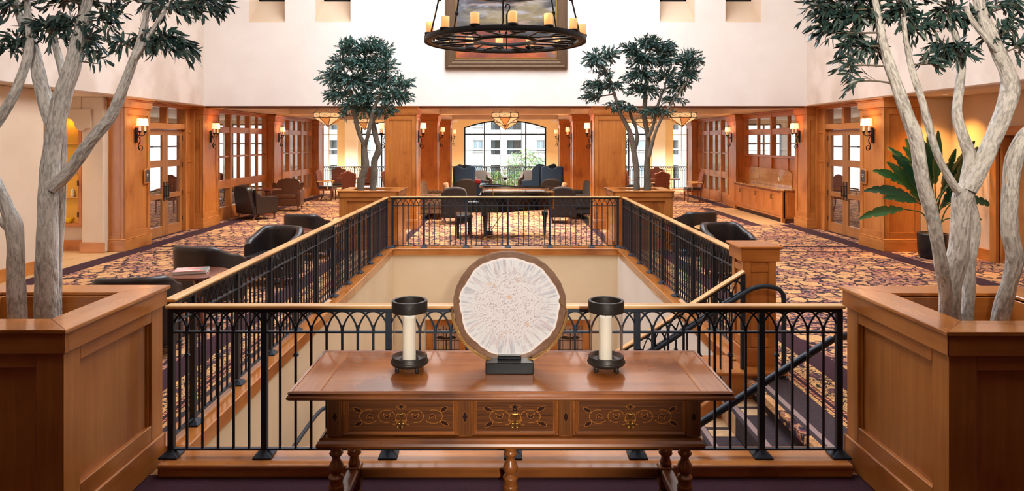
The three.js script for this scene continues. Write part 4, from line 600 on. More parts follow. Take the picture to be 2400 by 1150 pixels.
// ================================================================ PLANTERS
function planter(label, x0, x1, d0, d1, group) {
  const w = x1 - x0, d = d1 - d0, h = 1.15, t = thing('wooden_planter', label, 'planter', [(x0 + x1) / 2, 0, -(d0 + d1) / 2]), ov = 0.035, bw = 0.22;
  for (let f = 0; f < 4; f++) {
    const a = f * Math.PI / 2, fw = (f % 2 ? d : w) - 2 * ov, off = (f % 2 ? w : d) / 2 - ov;
    const q = (n, g, x, y, z, m = M.maple) => part(n, g, m, t, [Math.cos(a) * x + Math.sin(a) * (off + z), y, -Math.sin(a) * x + Math.cos(a) * (off + z)], [0, a, 0]);
    const p = q('panel', cb(fw - 0.24, 0.74, 0.015, 0.002), 0, 0.62, -0.035);
    for (const s of [-1, 1]) part('bead', mv(cb(0.022, 0.7, 0.02, 0.008), s * (fw / 2 - 0.15), 0, 0.012), M.maple, p); for (const s of [-1, 1]) part('bead', mv(cb(fw - 0.3, 0.022, 0.02, 0.008, 'x'), 0, s * 0.345, 0.012), M.maple, p);
    for (const s of [-1, 1]) q('stile', cb(0.14, 0.84, 0.04, 0.004), s * (fw / 2 - 0.0705), 0.61, -0.02);
    q('rail', cb(fw - 0.28, 0.08, 0.04, 0.004, 'x'), 0, 0.985, -0.0205); q('rail', cb(fw - 0.28, 0.1, 0.04, 0.004, 'x'), 0, 0.24, -0.0205);
    q('base_board', cb(fw + 0.03, 0.19, 0.035, 0.006, 'x'), 0, 0.095, -0.0025); q('fascia', cb(fw + 0.04, 0.105, 0.05, 0.004, 'x'), 0, h - 0.022 - 0.0525, -0.005);
    q('liner', cb(fw - 0.1, 0.93, 0.012, 0.002, 'x'), 0, 0.665, -bw + ov - 0.03);
    const fo = (f % 2 ? d : w) / 2, s = prism([[-fo, 0], [fo, 0], [fo - bw, -bw], [-fo + bw, -bw]], 0.022, 0.004); s.rotateX(-Math.PI / 2);   // mitred cap board
    part('cap_board', uvBox(s, 'x'), M.mapleTop, t, [Math.sin(a) * (f % 2 ? w : d) / 2, h - 0.022, Math.cos(a) * (f % 2 ? w : d) / 2], [0, a + Math.PI, 0]);
  }
  part('soil', mv(cb(w - 0.46, 0.1, d - 0.46, 0.02), 0, 0.5, 0), M.soil, t); return t;
}
planter('large wooden planter in the left foreground, holding the multi-stemmed tree', -3.4, -2.215, 3.44, 4.52);
planter('large wooden planter in the right foreground, holding the pale multi-stemmed tree', 2.2, 3.36, 3.4, 4.5);
planter('wooden planter at the far left corner of the well, in front of the panelled column', -3.23, -2.03, 13.1, 14.2);
planter('wooden planter at the far right corner of the well, in front of the panelled column', 2.06, 3.26, 13.1, 14.2);

// ================================================================ TREES
const barkT = (() => { const n = makeNoise(31); return tex(256, 512, (u, v) => { const f = n.fbm(u * 44, v * 34, 44, 34, 4), g = N1.fbm(u * 12, v * 9, 12, 9, 4); const c = mix3(mix3([224, 220, 212], [196, 192, 184], f), [150, 142, 132], sstep(0.6, 0.78, g) * 0.4); const k = 0.84 + 0.16 * sstep(0.36, 0.5, n.fbm(u * 50, v * 40, 50, 40, 3)); return c.map(x => x * k); }, true, [2, 1]); })();
const barkB = tex(256, 512, (u, v) => 255 * N2.fbm(u * 24, v * 14, 24, 14, 4), false, [2, 1]);
M.bark = S({ map: barkT, roughness: 0.9, bumpMap: barkB, bumpScale: 0.02 });
M.barkFarShaded = S({ map: barkT, color: 0x8f877b, roughness: 0.9, bumpMap: barkB, bumpScale: 0.01 });  // far stems darkened, their silhouette shade put into the bark colour
M.twig = S({ color: 0x6a6152, roughness: 0.9 });
const leafCols = [[0.030, 0.075, 0.062], [0.018, 0.052, 0.05], [0.05, 0.09, 0.06], [0.085, 0.115, 0.1]].map(c => new THREE.Color().setRGB(...c));
M.leaves = leafCols.map(c => PH({ color: c, roughness: 0.42, clearcoat: 0.2, clearcoatRoughness: 0.3 }));
M.leafMass = PH({ color: 0xffffff, roughness: 0.42, clearcoat: 0.2, clearcoatRoughness: 0.3 });
const leafGeo = (L, W) => { const pos = [], idx = [], R = [[0, 0.06], [0.2, 0.62], [0.45, 1], [0.72, 0.78], [0.9, 0.36], [1, 0.02]]; R.forEach(([t, w]) => { const bend = -0.16 * t * t * L; pos.push(-w * W / 2, t * L, bend + w * W * 0.16, 0, t * L, bend, w * W / 2, t * L, bend + w * W * 0.16); });
  for (let i = 0; i < R.length - 1; i++) { const a = i * 3; idx.push(a, a + 1, a + 3, a + 1, a + 4, a + 3, a + 1, a + 2, a + 4, a + 2, a + 5, a + 4); } const g = new THREE.BufferGeometry(); g.setAttribute('position', new THREE.Float32BufferAttribute(pos, 3)); g.setIndex(idx); g.computeVertexNormals(); return g; };
function tree(label, base, limbs, clumps, o) {
  const r = rng(o.seed), t = thing('olive_tree', label, 'tree', base, 0), o3 = V(...base), bark = o.bark || M.bark;
  const sk = [];                                               // points of the wood, for branches to start from
  limbs.forEach((l, i) => { const pts = l.map(([px, py, rp, D]) => { const p = P(px, py, D).sub(o3); return [p, rp * D / F]; }); pts.forEach((q, k) => { if (l[k][1] < (o.from ?? 300)) sk.push(q); });
    for (let k = 0; k + 1 < pts.length; k++) if (l[k][1] < (o.from ?? 300)) for (const e of [0.33, 0.66]) sk.push([pts[k][0].clone().lerp(pts[k + 1][0], e), lerp(pts[k][1], pts[k + 1][1], e)]);
    part(i ? 'stem' : 'trunk', limb(pts, o.rad || 12, 6, o.bump ?? 0.05, o.seed + i), bark, t); });
  const leaves = [], twigs = []; const tmp = new THREE.Matrix4(), q = new THREE.Quaternion(), rv = () => V(r() - 0.5, r() - 0.5, r() - 0.5);
  const putLeaf = (p, d, s) => { const out = d.clone().add(rv().multiplyScalar(1.05)).add(V(0, -0.15, 0)).normalize(), side = rv().normalize(), z = out.clone().cross(side).normalize(), x = out.clone().cross(z); const m = new THREE.Matrix4().makeBasis(x.multiplyScalar(s), out.multiplyScalar(s), z.multiplyScalar(s)); m.setPosition(p); leaves.push([m, p.clone(), Math.floor(r() * r() * 4)]); };
  for (const [cx, cy, rx, ry, n, D = o.D, rz] of clumps) {
    const c = P(cx, cy, D).sub(o3), k = D / F, ax = rx * k, ay = ry * k, az = rz || Math.max(ax, ay) * (o.deep ?? 0.7);
    let best = sk[0], bd = 1e9; for (const s of sk) { const e = s[0].distanceTo(c) + Math.max(0, s[0].y - c.y) * 0.3; if (e < bd) { bd = e; best = s; } }
    const mid = best[0].clone().lerp(c, 0.5).add(rv().multiplyScalar(0.12 * bd)), br = [[best[0], Math.min(best[1] * 0.5, o.br)], [mid, Math.min(best[1] * 0.35, o.br * 0.7)], [c, o.br * 0.4]]; twigs.push(limb(br, 6, 4, 0.04, o.seed));
    const cur = new THREE.CatmullRomCurve3(br.map(b => b[0]));
    for (let i = 0, nn = Math.round(n * (o.dense || 1)); i < nn; i++) {
      let e; do e = V(r() * 2 - 1, r() * 2 - 1, r() * 2 - 1); while (e.lengthSq() > 1);
      const end = c.clone().add(V(e.x * ax, e.y * ay, e.z * az)), st = cur.getPoint(0.35 + 0.65 * r()), md = st.clone().lerp(end, 0.5).add(rv().multiplyScalar(0.1 * st.distanceTo(end))).add(V(0, 0.03, 0));
      const tw = new THREE.CatmullRomCurve3([st, md, end]), len = Math.min(tw.getLength(), o.leaf * 14), N = Math.max(3, Math.round(len / (o.leaf * (o.gap || 0.4))));
      if (o.twigs !== false && i % (o.twigEvery || 1) === 0) twigs.push(new THREE.TubeGeometry(tw, 5, o.tr, 3));
      for (let j = 0; j < N; j++) { const u = lerp(Math.max(0.15, 1 - len / Math.max(len, tw.getLength())), 1, (j + r() * 0.6) / N), p = tw.getPoint(Math.min(1, u)), d = tw.getTangent(Math.min(1, u)); putLeaf(p, d, 0.75 + 0.5 * r()); if (j === N - 1) putLeaf(p, d, 0.8 + 0.4 * r()); }
    }
  }
  stuff(part('twigs', merge(twigs), M.twig, t));
  const lg = leafGeo(o.leaf, o.leaf * (o.lw || 0.3)); let rest = leaves;
  if (o.singles) { const sc = leaves.map((l, i) => { const w = l[1].clone().add(o3), D = -w.z, px = CX + w.x * F / D, py = CY - (w.y - EYE) * F / D; return [px > 0 && px < 2400 && py > 0 ? D + (i % 7) * 0.02 : 99, i]; }).sort((a, b) => a[0] - b[0]); const pick = new Set(sc.slice(0, 290).map(a => a[1])); rest = [];
    leaves.forEach((l, i) => { if (pick.has(i)) { const m = part('leaf', lg, M.leaves[l[2]], t); m.applyMatrix4(l[0]); } else rest.push(l); }); }
  const im = new THREE.InstancedMesh(lg, M.leafMass, rest.length); rest.forEach((l, i) => { im.setMatrixAt(i, l[0]); const c = leafCols[l[2]].clone(); c.multiplyScalar((o.tint || 1) * (0.8 + 0.4 * ((i * 37) % 100) / 100)); im.setColorAt(i, c); }); im.name = 'foliage'; stuff(im); t.add(im);
  return t;
}
{ const a = 4.0, b = 4.12, c = 3.9;
  tree('left foreground tree with grey stems and dark narrow leaves', [-2.8, 0.5, -4.0], [
    [[112, 975, 27, a], [110, 740, 25, a], [110, 600, 23, a], [112, 480, 22, a], [117, 400, 21, a], [124, 339, 20, a], [135, 275, 20, a], [150, 212, 19, a], [168, 160, 18, a], [180, 104, 15, a], [195, 50, 12, a], [208, -10, 10, a], [225, -110, 6, a]],
    [[128, 300, 18, a], [112, 256, 16, a + .02], [94, 190, 15, a + .03], [80, 120, 13, a + .05], [58, 63, 11, a + .08], [40, 10, 10, a + .1], [15, -80, 6, a + .1]],
    [[122, 440, 15, a - .03], [157, 407, 14, a - .05], [209, 334, 13, a - .08], [261, 271, 12.5, a - .1], [292, 198, 11, a - .12], [313, 141, 10, a - .12], [333, 80, 8, a - .12], [346, 10, 7, a - .12], [362, -90, 4, a - .1]],
    [[154, 200, 10, a], [142, 150, 9, a + .04], [130, 104, 8, a + .08], [120, 40, 6, a + .1]],
    [[318, 138, 7, a - .12], [345, 92, 6, a - .14], [372, 48, 5, a - .14], [400, 6, 4, a - .12], [440, -60, 3, a - .1]],
    [[132, 975, 18, b], [128, 720, 15, b], [131, 620, 13, b], [138, 520, 12, b], [141, 430, 12, b - .03], [144, 330, 11, b - .08], [146, 280, 8, b - .1]],
    [[44, 975, 22, c], [40, 735, 20, c], [37, 640, 18, c], [38, 590, 18, c], [33, 530, 20, c], [18, 490, 16, c], [2, 452, 13, c], [-30, 380, 12, c]],
    [[30, 540, 12, c], [4, 520, 8, c], [-30, 490, 7, c]],
    [[-40, 330, 12, c], [-4, 282, 11, c], [31, 226, 11, c], [50, 180, 10, c + .02], [62, 145, 10, c + .04], [70, 95, 9, c + .06], [66, 40, 8, c + .1], [60, -40, 6, c + .1]]],
    [[40, 95, 60, 34, 12], [110, 75, 70, 42, 26], [170, 60, 60, 40, 18], [215, 95, 42, 36, 12], [262, 48, 48, 42, 14], [235, 150, 22, 26, 4], [210, 118, 26, 18, 4], [340, 105, 42, 30, 16, 3.9], [400, 105, 60, 36, 24, 3.9], [440, 130, 34, 28, 9, 3.9], [285, 105, 34, 18, 6, 3.9], [400, 24, 70, 30, 20, 3.9], [490, 18, 52, 34, 14, 3.9], [340, 10, 60, 26, 12], [525, 22, 24, 22, 5, 3.9], [140, 0, 150, 26, 26], [30, 20, 60, 30, 10], [250, -40, 240, 50, 44], [20, 120, 40, 20, 6]],
    { seed: 7, D: 4.0, leaf: 0.068, br: 0.006, tr: 0.0014, singles: true, dense: 1.45, lw: 0.26, gap: 0.6, rad: 14, from: 300 });
  const e = 3.95, f = 4.05, g = 3.85;
  tree('right foreground tree with pale whitish stems and grey-green narrow leaves', [2.75, 0.5, -4.0], [
    [[2232, 975, 24, e], [2229, 745, 21, e], [2228, 680, 21, e], [2247, 591, 21, e], [2252, 520, 20, e], [2256, 462, 21, e], [2268, 436, 19, e]],
    [[2215, 760, 14, g], [2216, 690, 15, g], [2203, 609, 15, g], [2187, 512, 15, g], [2163, 425, 15, g], [2146, 323, 15, g], [2129, 278, 13.5, g], [2107, 216, 13, g], [2086, 156, 12, g], [2072, 108, 10, g], [2062, 60, 9, g], [2050, 0, 8, g], [2030, -80, 5, g]],
    [[2246, 448, 9, e - .05], [2237, 436, 9, e - .05], [2199, 367, 8, e - .07], [2174, 285, 8, e - .08], [2160, 232, 7.5, e - .08], [2140, 172, 7, e - .08], [2126, 108, 6, e - .08], [2118, 50, 5, e - .08], [2110, -30, 4, e - .05]],
    [[2260, 446, 13, e], [2265, 415, 13.5, e], [2272, 366, 14, e], [2258, 323, 13, e], [2243, 270, 11.5, e + .02], [2249, 205, 10, e + .04], [2253, 151, 9, e + .05], [2245, 105, 8, e + .05], [2231, 54, 7, e + .05], [2220, -20, 5, e]],
    [[2270, 446, 17, e - .02], [2287, 412, 19, e - .03], [2317, 350, 19, e - .04], [2350, 272, 18, e - .05], [2368, 205, 19, e - .05], [2360, 168, 16, e - .05], [2342, 128, 15, e - .05], [2317, 70, 14, e - .05], [2297, 16, 12, e - .05], [2280, -70, 8, e - .05]],
    [[2336, 118, 8, e - .07], [2305, 82, 7, e - .08], [2280, 50, 6, e - .08], [2262, 16, 5, e - .06]],
    [[2268, 975, 16, f], [2266, 745, 14, f], [2271, 690, 14, f], [2274, 600, 14, f], [2282, 540, 14, f], [2273, 470, 11, f - .04], [2266, 430, 9, f - .1]],
    [[2330, 975, 20, g], [2346, 740, 18, g], [2366, 660, 17, g], [2378, 606, 19, g], [2367, 545, 18, g], [2369, 440, 18, g], [2378, 370, 18, g], [2402, 318, 16, g], [2450, 280, 13, g]]],
    [[1905, 25, 60, 34, 14], [1960, 45, 66, 44, 26], [2030, 40, 66, 48, 28], [1925, 75, 46, 34, 12], [1990, 110, 52, 36, 20], [2045, 120, 36, 30, 12], [1975, 160, 30, 26, 6, 3.85], [1985, 195, 16, 26, 4, 3.85], [2110, 40, 56, 40, 20], [2160, 70, 50, 40, 16], [2210, 120, 54, 34, 16], [2250, 130, 50, 34, 12], [2180, 150, 34, 24, 6], [2225, 40, 50, 36, 16], [2290, 40, 44, 36, 12], [2370, 70, 46, 34, 14], [2390, 110, 34, 40, 8], [2350, 20, 60, 24, 14], [2330, 96, 44, 12, 6], [2060, 0, 200, 24, 30], [2150, -40, 260, 46, 44]],
    { seed: 21, D: 3.92, leaf: 0.066, br: 0.006, tr: 0.0014, singles: true, dense: 1.45, lw: 0.26, gap: 0.6, rad: 14, from: 300 });
  const h = 13.65;
  tree('left far tree with a round teal crown, in the planter beside the column', [-2.75, 0.5, -13.65], [
    [[846, 520, 9, h], [846, 442, 8, h], [848, 417, 8, h], [856, 390, 8, h], [855, 357, 7, h], [855, 340, 6, h], [846, 322, 5.5, h], [838, 300, 5.5, h], [832, 270, 5, h], [826, 235, 4, h], [815, 190, 3, h], [800, 150, 2, h]],
    [[856, 344, 5, h], [862, 318, 4.5, h - .1], [868, 290, 4.5, h - .1], [874, 262, 4, h - .1], [892, 220, 3, h - .1], [915, 180, 2, h - .1]],
    [[874, 520, 9, h + .2], [874, 440, 8, h + .2], [877, 405, 7.5, h + .2], [878, 376, 7.5, h + .2], [887, 352, 7, h + .2], [882, 323, 6, h + .2], [876, 292, 5.5, h + .2], [868, 265, 5, h + .2], [856, 215, 4, h + .2], [850, 150, 3, h + .2]],
    [[884, 340, 4, h + .1], [874, 300, 4, h + .1], [872, 280, 3.5, h + .1], [862, 262, 3, h + .1], [846, 250, 2, h + .1]],
    [[873, 286, 3.5, h], [890, 262, 3, h], [910, 245, 2.4, h], [930, 225, 2, h]]],
    [[822, 112, 34, 24, 34], [870, 108, 40, 22, 36], [900, 120, 26, 24, 22], [800, 150, 36, 26, 34], [850, 150, 50, 30, 50], [900, 155, 40, 28, 36], [775, 185, 36, 26, 34], [830, 190, 50, 28, 50], [890, 195, 44, 28, 40], [940, 195, 32, 24, 26], [790, 225, 36, 22, 30], [850, 230, 46, 24, 40], [915, 225, 42, 24, 34], [940, 225, 32, 20, 22], [850, 258, 36, 18, 22], [905, 262, 34, 16, 20], [818, 250, 22, 22, 14], [820, 95, 10, 14, 6], [806, 268, 10, 14, 5]],
    { seed: 41, D: h, leaf: 0.085, br: 0.016, tr: 0.003, twigEvery: 6, dense: 2.3, bark: M.barkFarShaded, rad: 9, bump: 0.08, from: 300, tint: 1.9, deep: 0.8 });
  tree('right far tree with a spreading teal crown, in the planter beside the column', [2.75, 0.5, -13.65], [
    [[1493, 520, 9, h], [1492, 442, 8, h], [1491, 397, 7.5, h], [1485, 350, 6.5, h], [1477, 313, 5.5, h], [1466, 288, 5, h], [1454, 266, 4.5, h], [1444, 235, 4, h], [1430, 190, 3.5, h], [1412, 152, 3, h], [1400, 130, 2, h]],
    [[1488, 350, 5, h + .1], [1493, 325, 4.5, h + .1], [1490, 298, 4, h + .1], [1479, 272, 3.5, h + .1], [1472, 240, 2.5, h + .1]],
    [[1517, 520, 9, h + .1], [1517, 442, 8, h + .1], [1517, 376, 7, h + .1], [1518, 319, 6, h + .1], [1511, 275, 5.5, h + .1], [1512, 230, 5, h + .1], [1515, 180, 4, h + .1], [1512, 145, 3, h + .1]],
    [[1519, 322, 4.5, h], [1527, 305, 4, h], [1534, 280, 3.5, h], [1544, 240, 3, h], [1560, 200, 2, h]],
    [[1521, 368, 4.5, h - .1], [1530, 330, 4, h - .1], [1540, 300, 3.5, h - .1], [1554, 272, 3, h - .1], [1580, 235, 2.5, h - .1], [1610, 190, 2, h - .1]]],
    [[1520, 100, 40, 20, 36], [1475, 118, 30, 20, 24], [1560, 110, 32, 20, 28], [1395, 140, 36, 26, 34], [1430, 130, 28, 22, 20], [1510, 140, 50, 26, 44], [1570, 140, 36, 22, 30], [1615, 140, 34, 28, 34], [1420, 175, 24, 18, 14], [1500, 175, 46, 24, 40], [1560, 178, 36, 22, 26], [1615, 175, 28, 24, 26], [1395, 205, 36, 20, 28], [1440, 205, 30, 18, 18], [1510, 212, 50, 20, 32], [1590, 200, 34, 24, 26], [1385, 228, 26, 14, 14], [1470, 255, 36, 16, 22], [1540, 262, 44, 14, 26], [1580, 235, 34, 14, 16], [1440, 245, 28, 12, 10]],
    { seed: 53, D: h, leaf: 0.085, br: 0.016, tr: 0.003, twigEvery: 6, dense: 2.2, bark: M.barkFarShaded, rad: 9, bump: 0.08, from: 300, tint: 1.3, deep: 0.8 });
}

// ================================================================ CONSOLE TABLE and what stands on it
const TB = { x: 0.028, top: 0.83, f: 3.46, b: 4.14, w: 2.25 };
{ const t = thing('console_table', 'long antique walnut console table with three inlaid drawers and turned legs', 'table', [TB.x, 0, -(TB.f + TB.b) / 2]), h = TB.top, d = TB.b - TB.f, zf = d / 2;
  const wt = M.walnut, put = (n, g, p, m = wt, par = t, r) => part(n, g, m, par, p, r);
  const bx = 0.16; put('top_board', cb(TB.w - 2 * bx, 0.03, d - 0.02, 0.004, 'x'), [0, h - 0.015, 0], M.walnutTop); for (const s of [-1, 1]) put('end_board', cb(bx - 0.012, 0.03, d - 0.02, 0.004, 'z'), [s * (TB.w / 2 - bx / 2 - 0.006), h - 0.015, 0], M.walnutTop);
  const ed = [[0, 0], [0.012, 0.002], [0.02, -0.006], [0.012, -0.016], [0.022, -0.024], [0.024, -0.034], [0.012, -0.044], [0, -0.046]];
  const edge = L => { const s = prism(ed, 1), p = s.attributes.position; for (let i = 0; i < p.count; i++) { const q = p.getX(i), y = p.getY(i), e = p.getZ(i) > 0.5 ? 1 : -1; p.setXYZ(i, e * (L / 2 + q), y, q); } s.computeVertexNormals(); return uvBox(s, 'x'); };
  for (const [L, z, x, a] of [[TB.w - 0.024, zf - 0.012, 0, 0], [TB.w - 0.024, -zf + 0.012, 0, Math.PI], [d - 0.024, 0, TB.w / 2 - 0.012, Math.PI / 2], [d - 0.024, 0, -TB.w / 2 + 0.012, -Math.PI / 2]]) put('edge_moulding', edge(L), [x, h, z], wt, t, [0, a, 0]);
  const W = 1.94, y1 = h - 0.046, y0 = 0.565, zA = zf - 0.095;     // the drawer case
  put('case', mv(cb(W - 0.02, y1 - y0, d - 0.2, 0.003, 'x'), 0, 0, 0), [0, (y0 + y1) / 2, -0.002], wt);
  const prof = [[0, 0], [0.012, -0.002], [0.014, -0.012], [0.026, -0.024], [0.03, -0.036], [0.024, -0.05], [0, -0.055]];
  const low = L => { const s = prism(prof, 1), p = s.attributes.position; for (let i = 0; i < p.count; i++) { const q = p.getX(i), y = p.getY(i), e = p.getZ(i) > 0.5 ? 1 : -1; p.setXYZ(i, e * (L / 2 + q), y, q); } s.computeVertexNormals(); return uvBox(s, 'x'); };
  for (const [L, z, x, a] of [[W + 0.01, zA + 0.012, 0, 0], [W + 0.01, -zA - 0.012, 0, Math.PI], [d - 0.17, 0, W / 2 + 0.005, Math.PI / 2], [d - 0.17, 0, -W / 2 - 0.005, -Math.PI / 2]]) put('lower_moulding', low(L), [x, y0, z], wt, t, [0, a, 0]);
  put('under_frame', mv(cb(W, 0.05, d - 0.17, 0.003, 'x'), 0, 0, 0), [0, y0 - 0.028, 0]);
  const inlay = (n, w, hh) => canvasTex(n > 2 ? 1024 : 640, 400, (c, cw, ch) => {   // marquetry print: scrolls, tulips, leaves
    const g = rng(n * 7); c.fillStyle = '#754420'; c.fillRect(0, 0, cw, ch); for (let i = 0; i < 260; i++) { c.strokeStyle = g() > 0.5 ? `rgba(96,54,24,${0.1 + g() * 0.2})` : `rgba(34,16,8,${0.1 + g() * 0.25})`; c.lineWidth = 1 + g() * 5; const y = g() * ch; c.beginPath(); c.moveTo(0, y); c.bezierCurveTo(cw * 0.3, y + (g() - 0.5) * 50, cw * 0.7, y + (g() - 0.5) * 50, cw, y + (g() - 0.5) * 30); c.stroke(); }
    c.strokeStyle = '#b9742c'; c.lineWidth = 5; c.lineCap = 'round'; const cx = cw / 2, k = ch / 400, tul = (x, y, s, up) => { c.save(); c.translate(x, y); c.scale(s, up * s); c.fillStyle = '#3a1c10'; c.lineWidth = 4.5; c.beginPath(); c.moveTo(0, 38); c.bezierCurveTo(-34, 26, -26, -6, -36, -34); c.lineTo(-10, -14); c.lineTo(0, 6); c.lineTo(10, -14); c.lineTo(36, -34); c.bezierCurveTo(26, -6, 34, 26, 0, 38); c.fill(); c.stroke(); c.restore(); };
    const leaf = (x, y, a, s) => { c.save(); c.translate(x, y); c.rotate(a); c.scale(s, s); c.fillStyle = '#34180c'; c.lineWidth = 4.5; c.beginPath(); c.moveTo(0, 0); c.bezierCurveTo(20, -40, 66, -40, 100, -8); c.bezierCurveTo(70, 22, 24, 26, 0, 0); c.fill(); c.stroke(); c.restore(); };
    for (const s of [-1, 1]) { const X = v => cx + s * v; const arc = (x, y, r, a0, a1) => { c.lineWidth = 6; c.beginPath(); if (s > 0) c.arc(X(x), y, r, a0, a1); else c.arc(X(x), y, r, Math.PI - a1, Math.PI - a0); c.stroke(); };
      const small = n <= 2, x1 = small ? 130 : 140; arc(x1, 205, 82, -2.9, 1.75); tul(X(x1), 200, 0.95, 1); c.beginPath(); c.moveTo(X(20), 170); c.bezierCurveTo(X(40), 140, X(60), 250, X(48), 262); c.stroke(); c.beginPath(); c.moveTo(X(38), 268); c.arc(X(46), 258, 9, 0, 6.3); c.stroke(); c.beginPath(); c.moveTo(X(10), 250); c.bezierCurveTo(X(40), 290, X(60), 330, X(78), 312); c.stroke();
      if (!small) { const x2 = 318; arc(x2, 208, 88, -1.9, 2.6); tul(X(x2 - 10), 205, 0.9, -1); leaf(X(x2 + 70), 150, s > 0 ? -0.75 : Math.PI + 0.75, 1.0); leaf(X(x2 + 70), 265, s > 0 ? 0.75 : Math.PI - 0.75, 1.0); }
      else { leaf(X(x1 + 60), 140, s > 0 ? -0.75 : Math.PI + 0.75, 0.95); leaf(X(x1 + 60), 275, s > 0 ? 0.75 : Math.PI - 0.75, 0.95); } }
    c.lineWidth = 4; c.beginPath(); c.moveTo(cx, 46); c.lineTo(cx + 52, 80); c.lineTo(cx, 112); c.lineTo(cx - 52, 80); c.closePath(); c.stroke(); c.fillStyle = '#120a06'; c.beginPath(); c.ellipse(cx, 74, 9, 12, 0, 0, 7); c.fill(); c.fillRect(cx - 5, 76, 10, 24);
  });
  const drawers = [[-0.855, -0.28, 3], [-0.192, 0.238, 2], [0.335, 0.905, 4]];
  for (const [a, b, n] of drawers) { const w = b - a, hh = y1 - y0 - 0.03, x = (a + b) / 2, D = put('drawer', cb(w, hh, 0.02, 0.004, 'x'), [x, (y0 + y1) / 2 + 0.002, zA + 0.008]);
    const im = inlay(n, w, hh); part('inlaid_front', new THREE.PlaneGeometry(w - 0.035, hh - 0.03).translate(0, 0.002, 0.0112), PH({ map: im, roughness: 0.32, clearcoat: 0.5, clearcoatRoughness: 0.15 }), D);
    for (const [bw, bh, bxx, by] of [[w, 0.013, 0, hh / 2 - 0.006], [w, 0.016, 0, -hh / 2 + 0.007], [0.013, hh - 0.02, -w / 2 + 0.006, 0], [0.013, hh - 0.02, w / 2 - 0.006, 0]]) part('bead', mv(cb(bw, bh, 0.02, 0.006, bw > bh ? 'x' : 'y'), bxx, by, 0.012), wt, D);
    part('drop_pull', merge([new THREE.TorusGeometry(0.0105, 0.0026, 6, 16).translate(-0.011, -0.042, 0.02), new THREE.TorusGeometry(0.0105, 0.0026, 6, 16).translate(0.011, -0.042, 0.02), bar([-0.012, 0.012, 0.018], [0.006, -0.032, 0.02], 0.0022), bar([0.012, 0.012, 0.018], [-0.006, -0.032, 0.02], 0.0022), bar([-0.014, 0.014, 0.018], [0.014, 0.014, 0.018], 0.004), new THREE.SphereGeometry(0.005, 8, 6).translate(-0.01, 0.019, 0.02), new THREE.SphereGeometry(0.005, 8, 6).translate(0.01, 0.019, 0.02), bar([0, 0, 0.01], [0, 0.012, 0.02], 0.004), new THREE.ConeGeometry(0.004, 0.014, 6).rotateX(Math.PI).translate(0, -0.058, 0.02)]), M.brass, D);
    if (n === 2) part('key', merge([bar([0, 0.062, 0.01], [0, 0.05, 0.03], 0.004), new THREE.TorusGeometry(0.009, 0.003, 6, 14).translate(0, 0.044, 0.03)]), M.bronze, D); }
  const diamond = canvasTex(96, 256, (c, w, hh) => { c.fillStyle = '#754420'; c.fillRect(0, 0, w, hh); const g = rng(4); for (let i = 0; i < 60; i++) { c.strokeStyle = `rgba(${30 + g() * 60},${16 + g() * 34},8,.35)`; c.beginPath(); const x = g() * w; c.moveTo(x, 0); c.lineTo(x + g() * 10 - 5, hh); c.stroke(); } c.strokeStyle = '#9a6228'; c.lineWidth = 2; c.strokeRect(10, 14, w - 20, hh - 28); c.fillStyle = '#2c140a'; c.beginPath(); c.moveTo(w / 2, 88); c.lineTo(w / 2 + 22, 128); c.lineTo(w / 2, 170); c.lineTo(w / 2 - 22, 128); c.closePath(); c.fill(); c.stroke(); });
  for (const x of [-0.91, -0.236, 0.286, 0.948]) { const p = put('pilaster_block', cb(0.075, y1 - y0 - 0.01, 0.024, 0.005), [x, (y0 + y1) / 2, zA + 0.01]); part('inlaid_front', new THREE.PlaneGeometry(0.062, y1 - y0 - 0.03).translate(0, 0, 0.0125), PH({ map: diamond, roughness: 0.32, clearcoat: 0.5, clearcoatRoughness: 0.15 }), p); }
  const leg = lathe([[0, 0.51], [0.034, 0.51], [0.034, 0.495], [0.026, 0.488], [0.03, 0.475], [0.037, 0.465], [0.03, 0.455], [0.02, 0.445], [0.022, 0.43], [0.034, 0.41], [0.04, 0.392], [0.036, 0.372], [0.026, 0.36], [0.024, 0.354], [0.038, 0.345], [0.041, 0.338], [0.036, 0.33], [0.034, 0.302], [0.037, 0.298], [0.041, 0.29], [0.036, 0.28], [0.041, 0.27], [0.036, 0.262], [0.024, 0.255], [0.028, 0.23], [0.034, 0.22], [0.034, 0.2], [0, 0.2]], 24);
  const zl = zA - 0.03, zb = -zA + 0.03; for (const [x, z] of [[-0.915, zl], [0, zl], [0.915, zl], [-0.915, zb], [0.915, zb]]) { put('leg', leg, [x, 0, z]); put('leg_block', cb(0.085, 0.13, 0.085, 0.005), [x, 0.135, z]); put('foot', lathe([[0, 0], [0.03, 0], [0.043, 0.025], [0.043, 0.045], [0.03, 0.07], [0, 0.07]], 18), [x, 0, z]); }
  for (const x of [-0.915, 0.915]) put('side_stretcher', cb(0.07, 0.055, zl - zb - 0.085, 0.008, 'z'), [x, 0.165, 0]); put('back_stretcher', cb(1.745, 0.06, 0.07, 0.008, 'x'), [0, 0.165, zb]); for (const x of [-0.457, 0.457]) put('front_stretcher', cb(0.83, 0.06, 0.07, 0.008, 'x'), [x, 0.16, zl]);
}
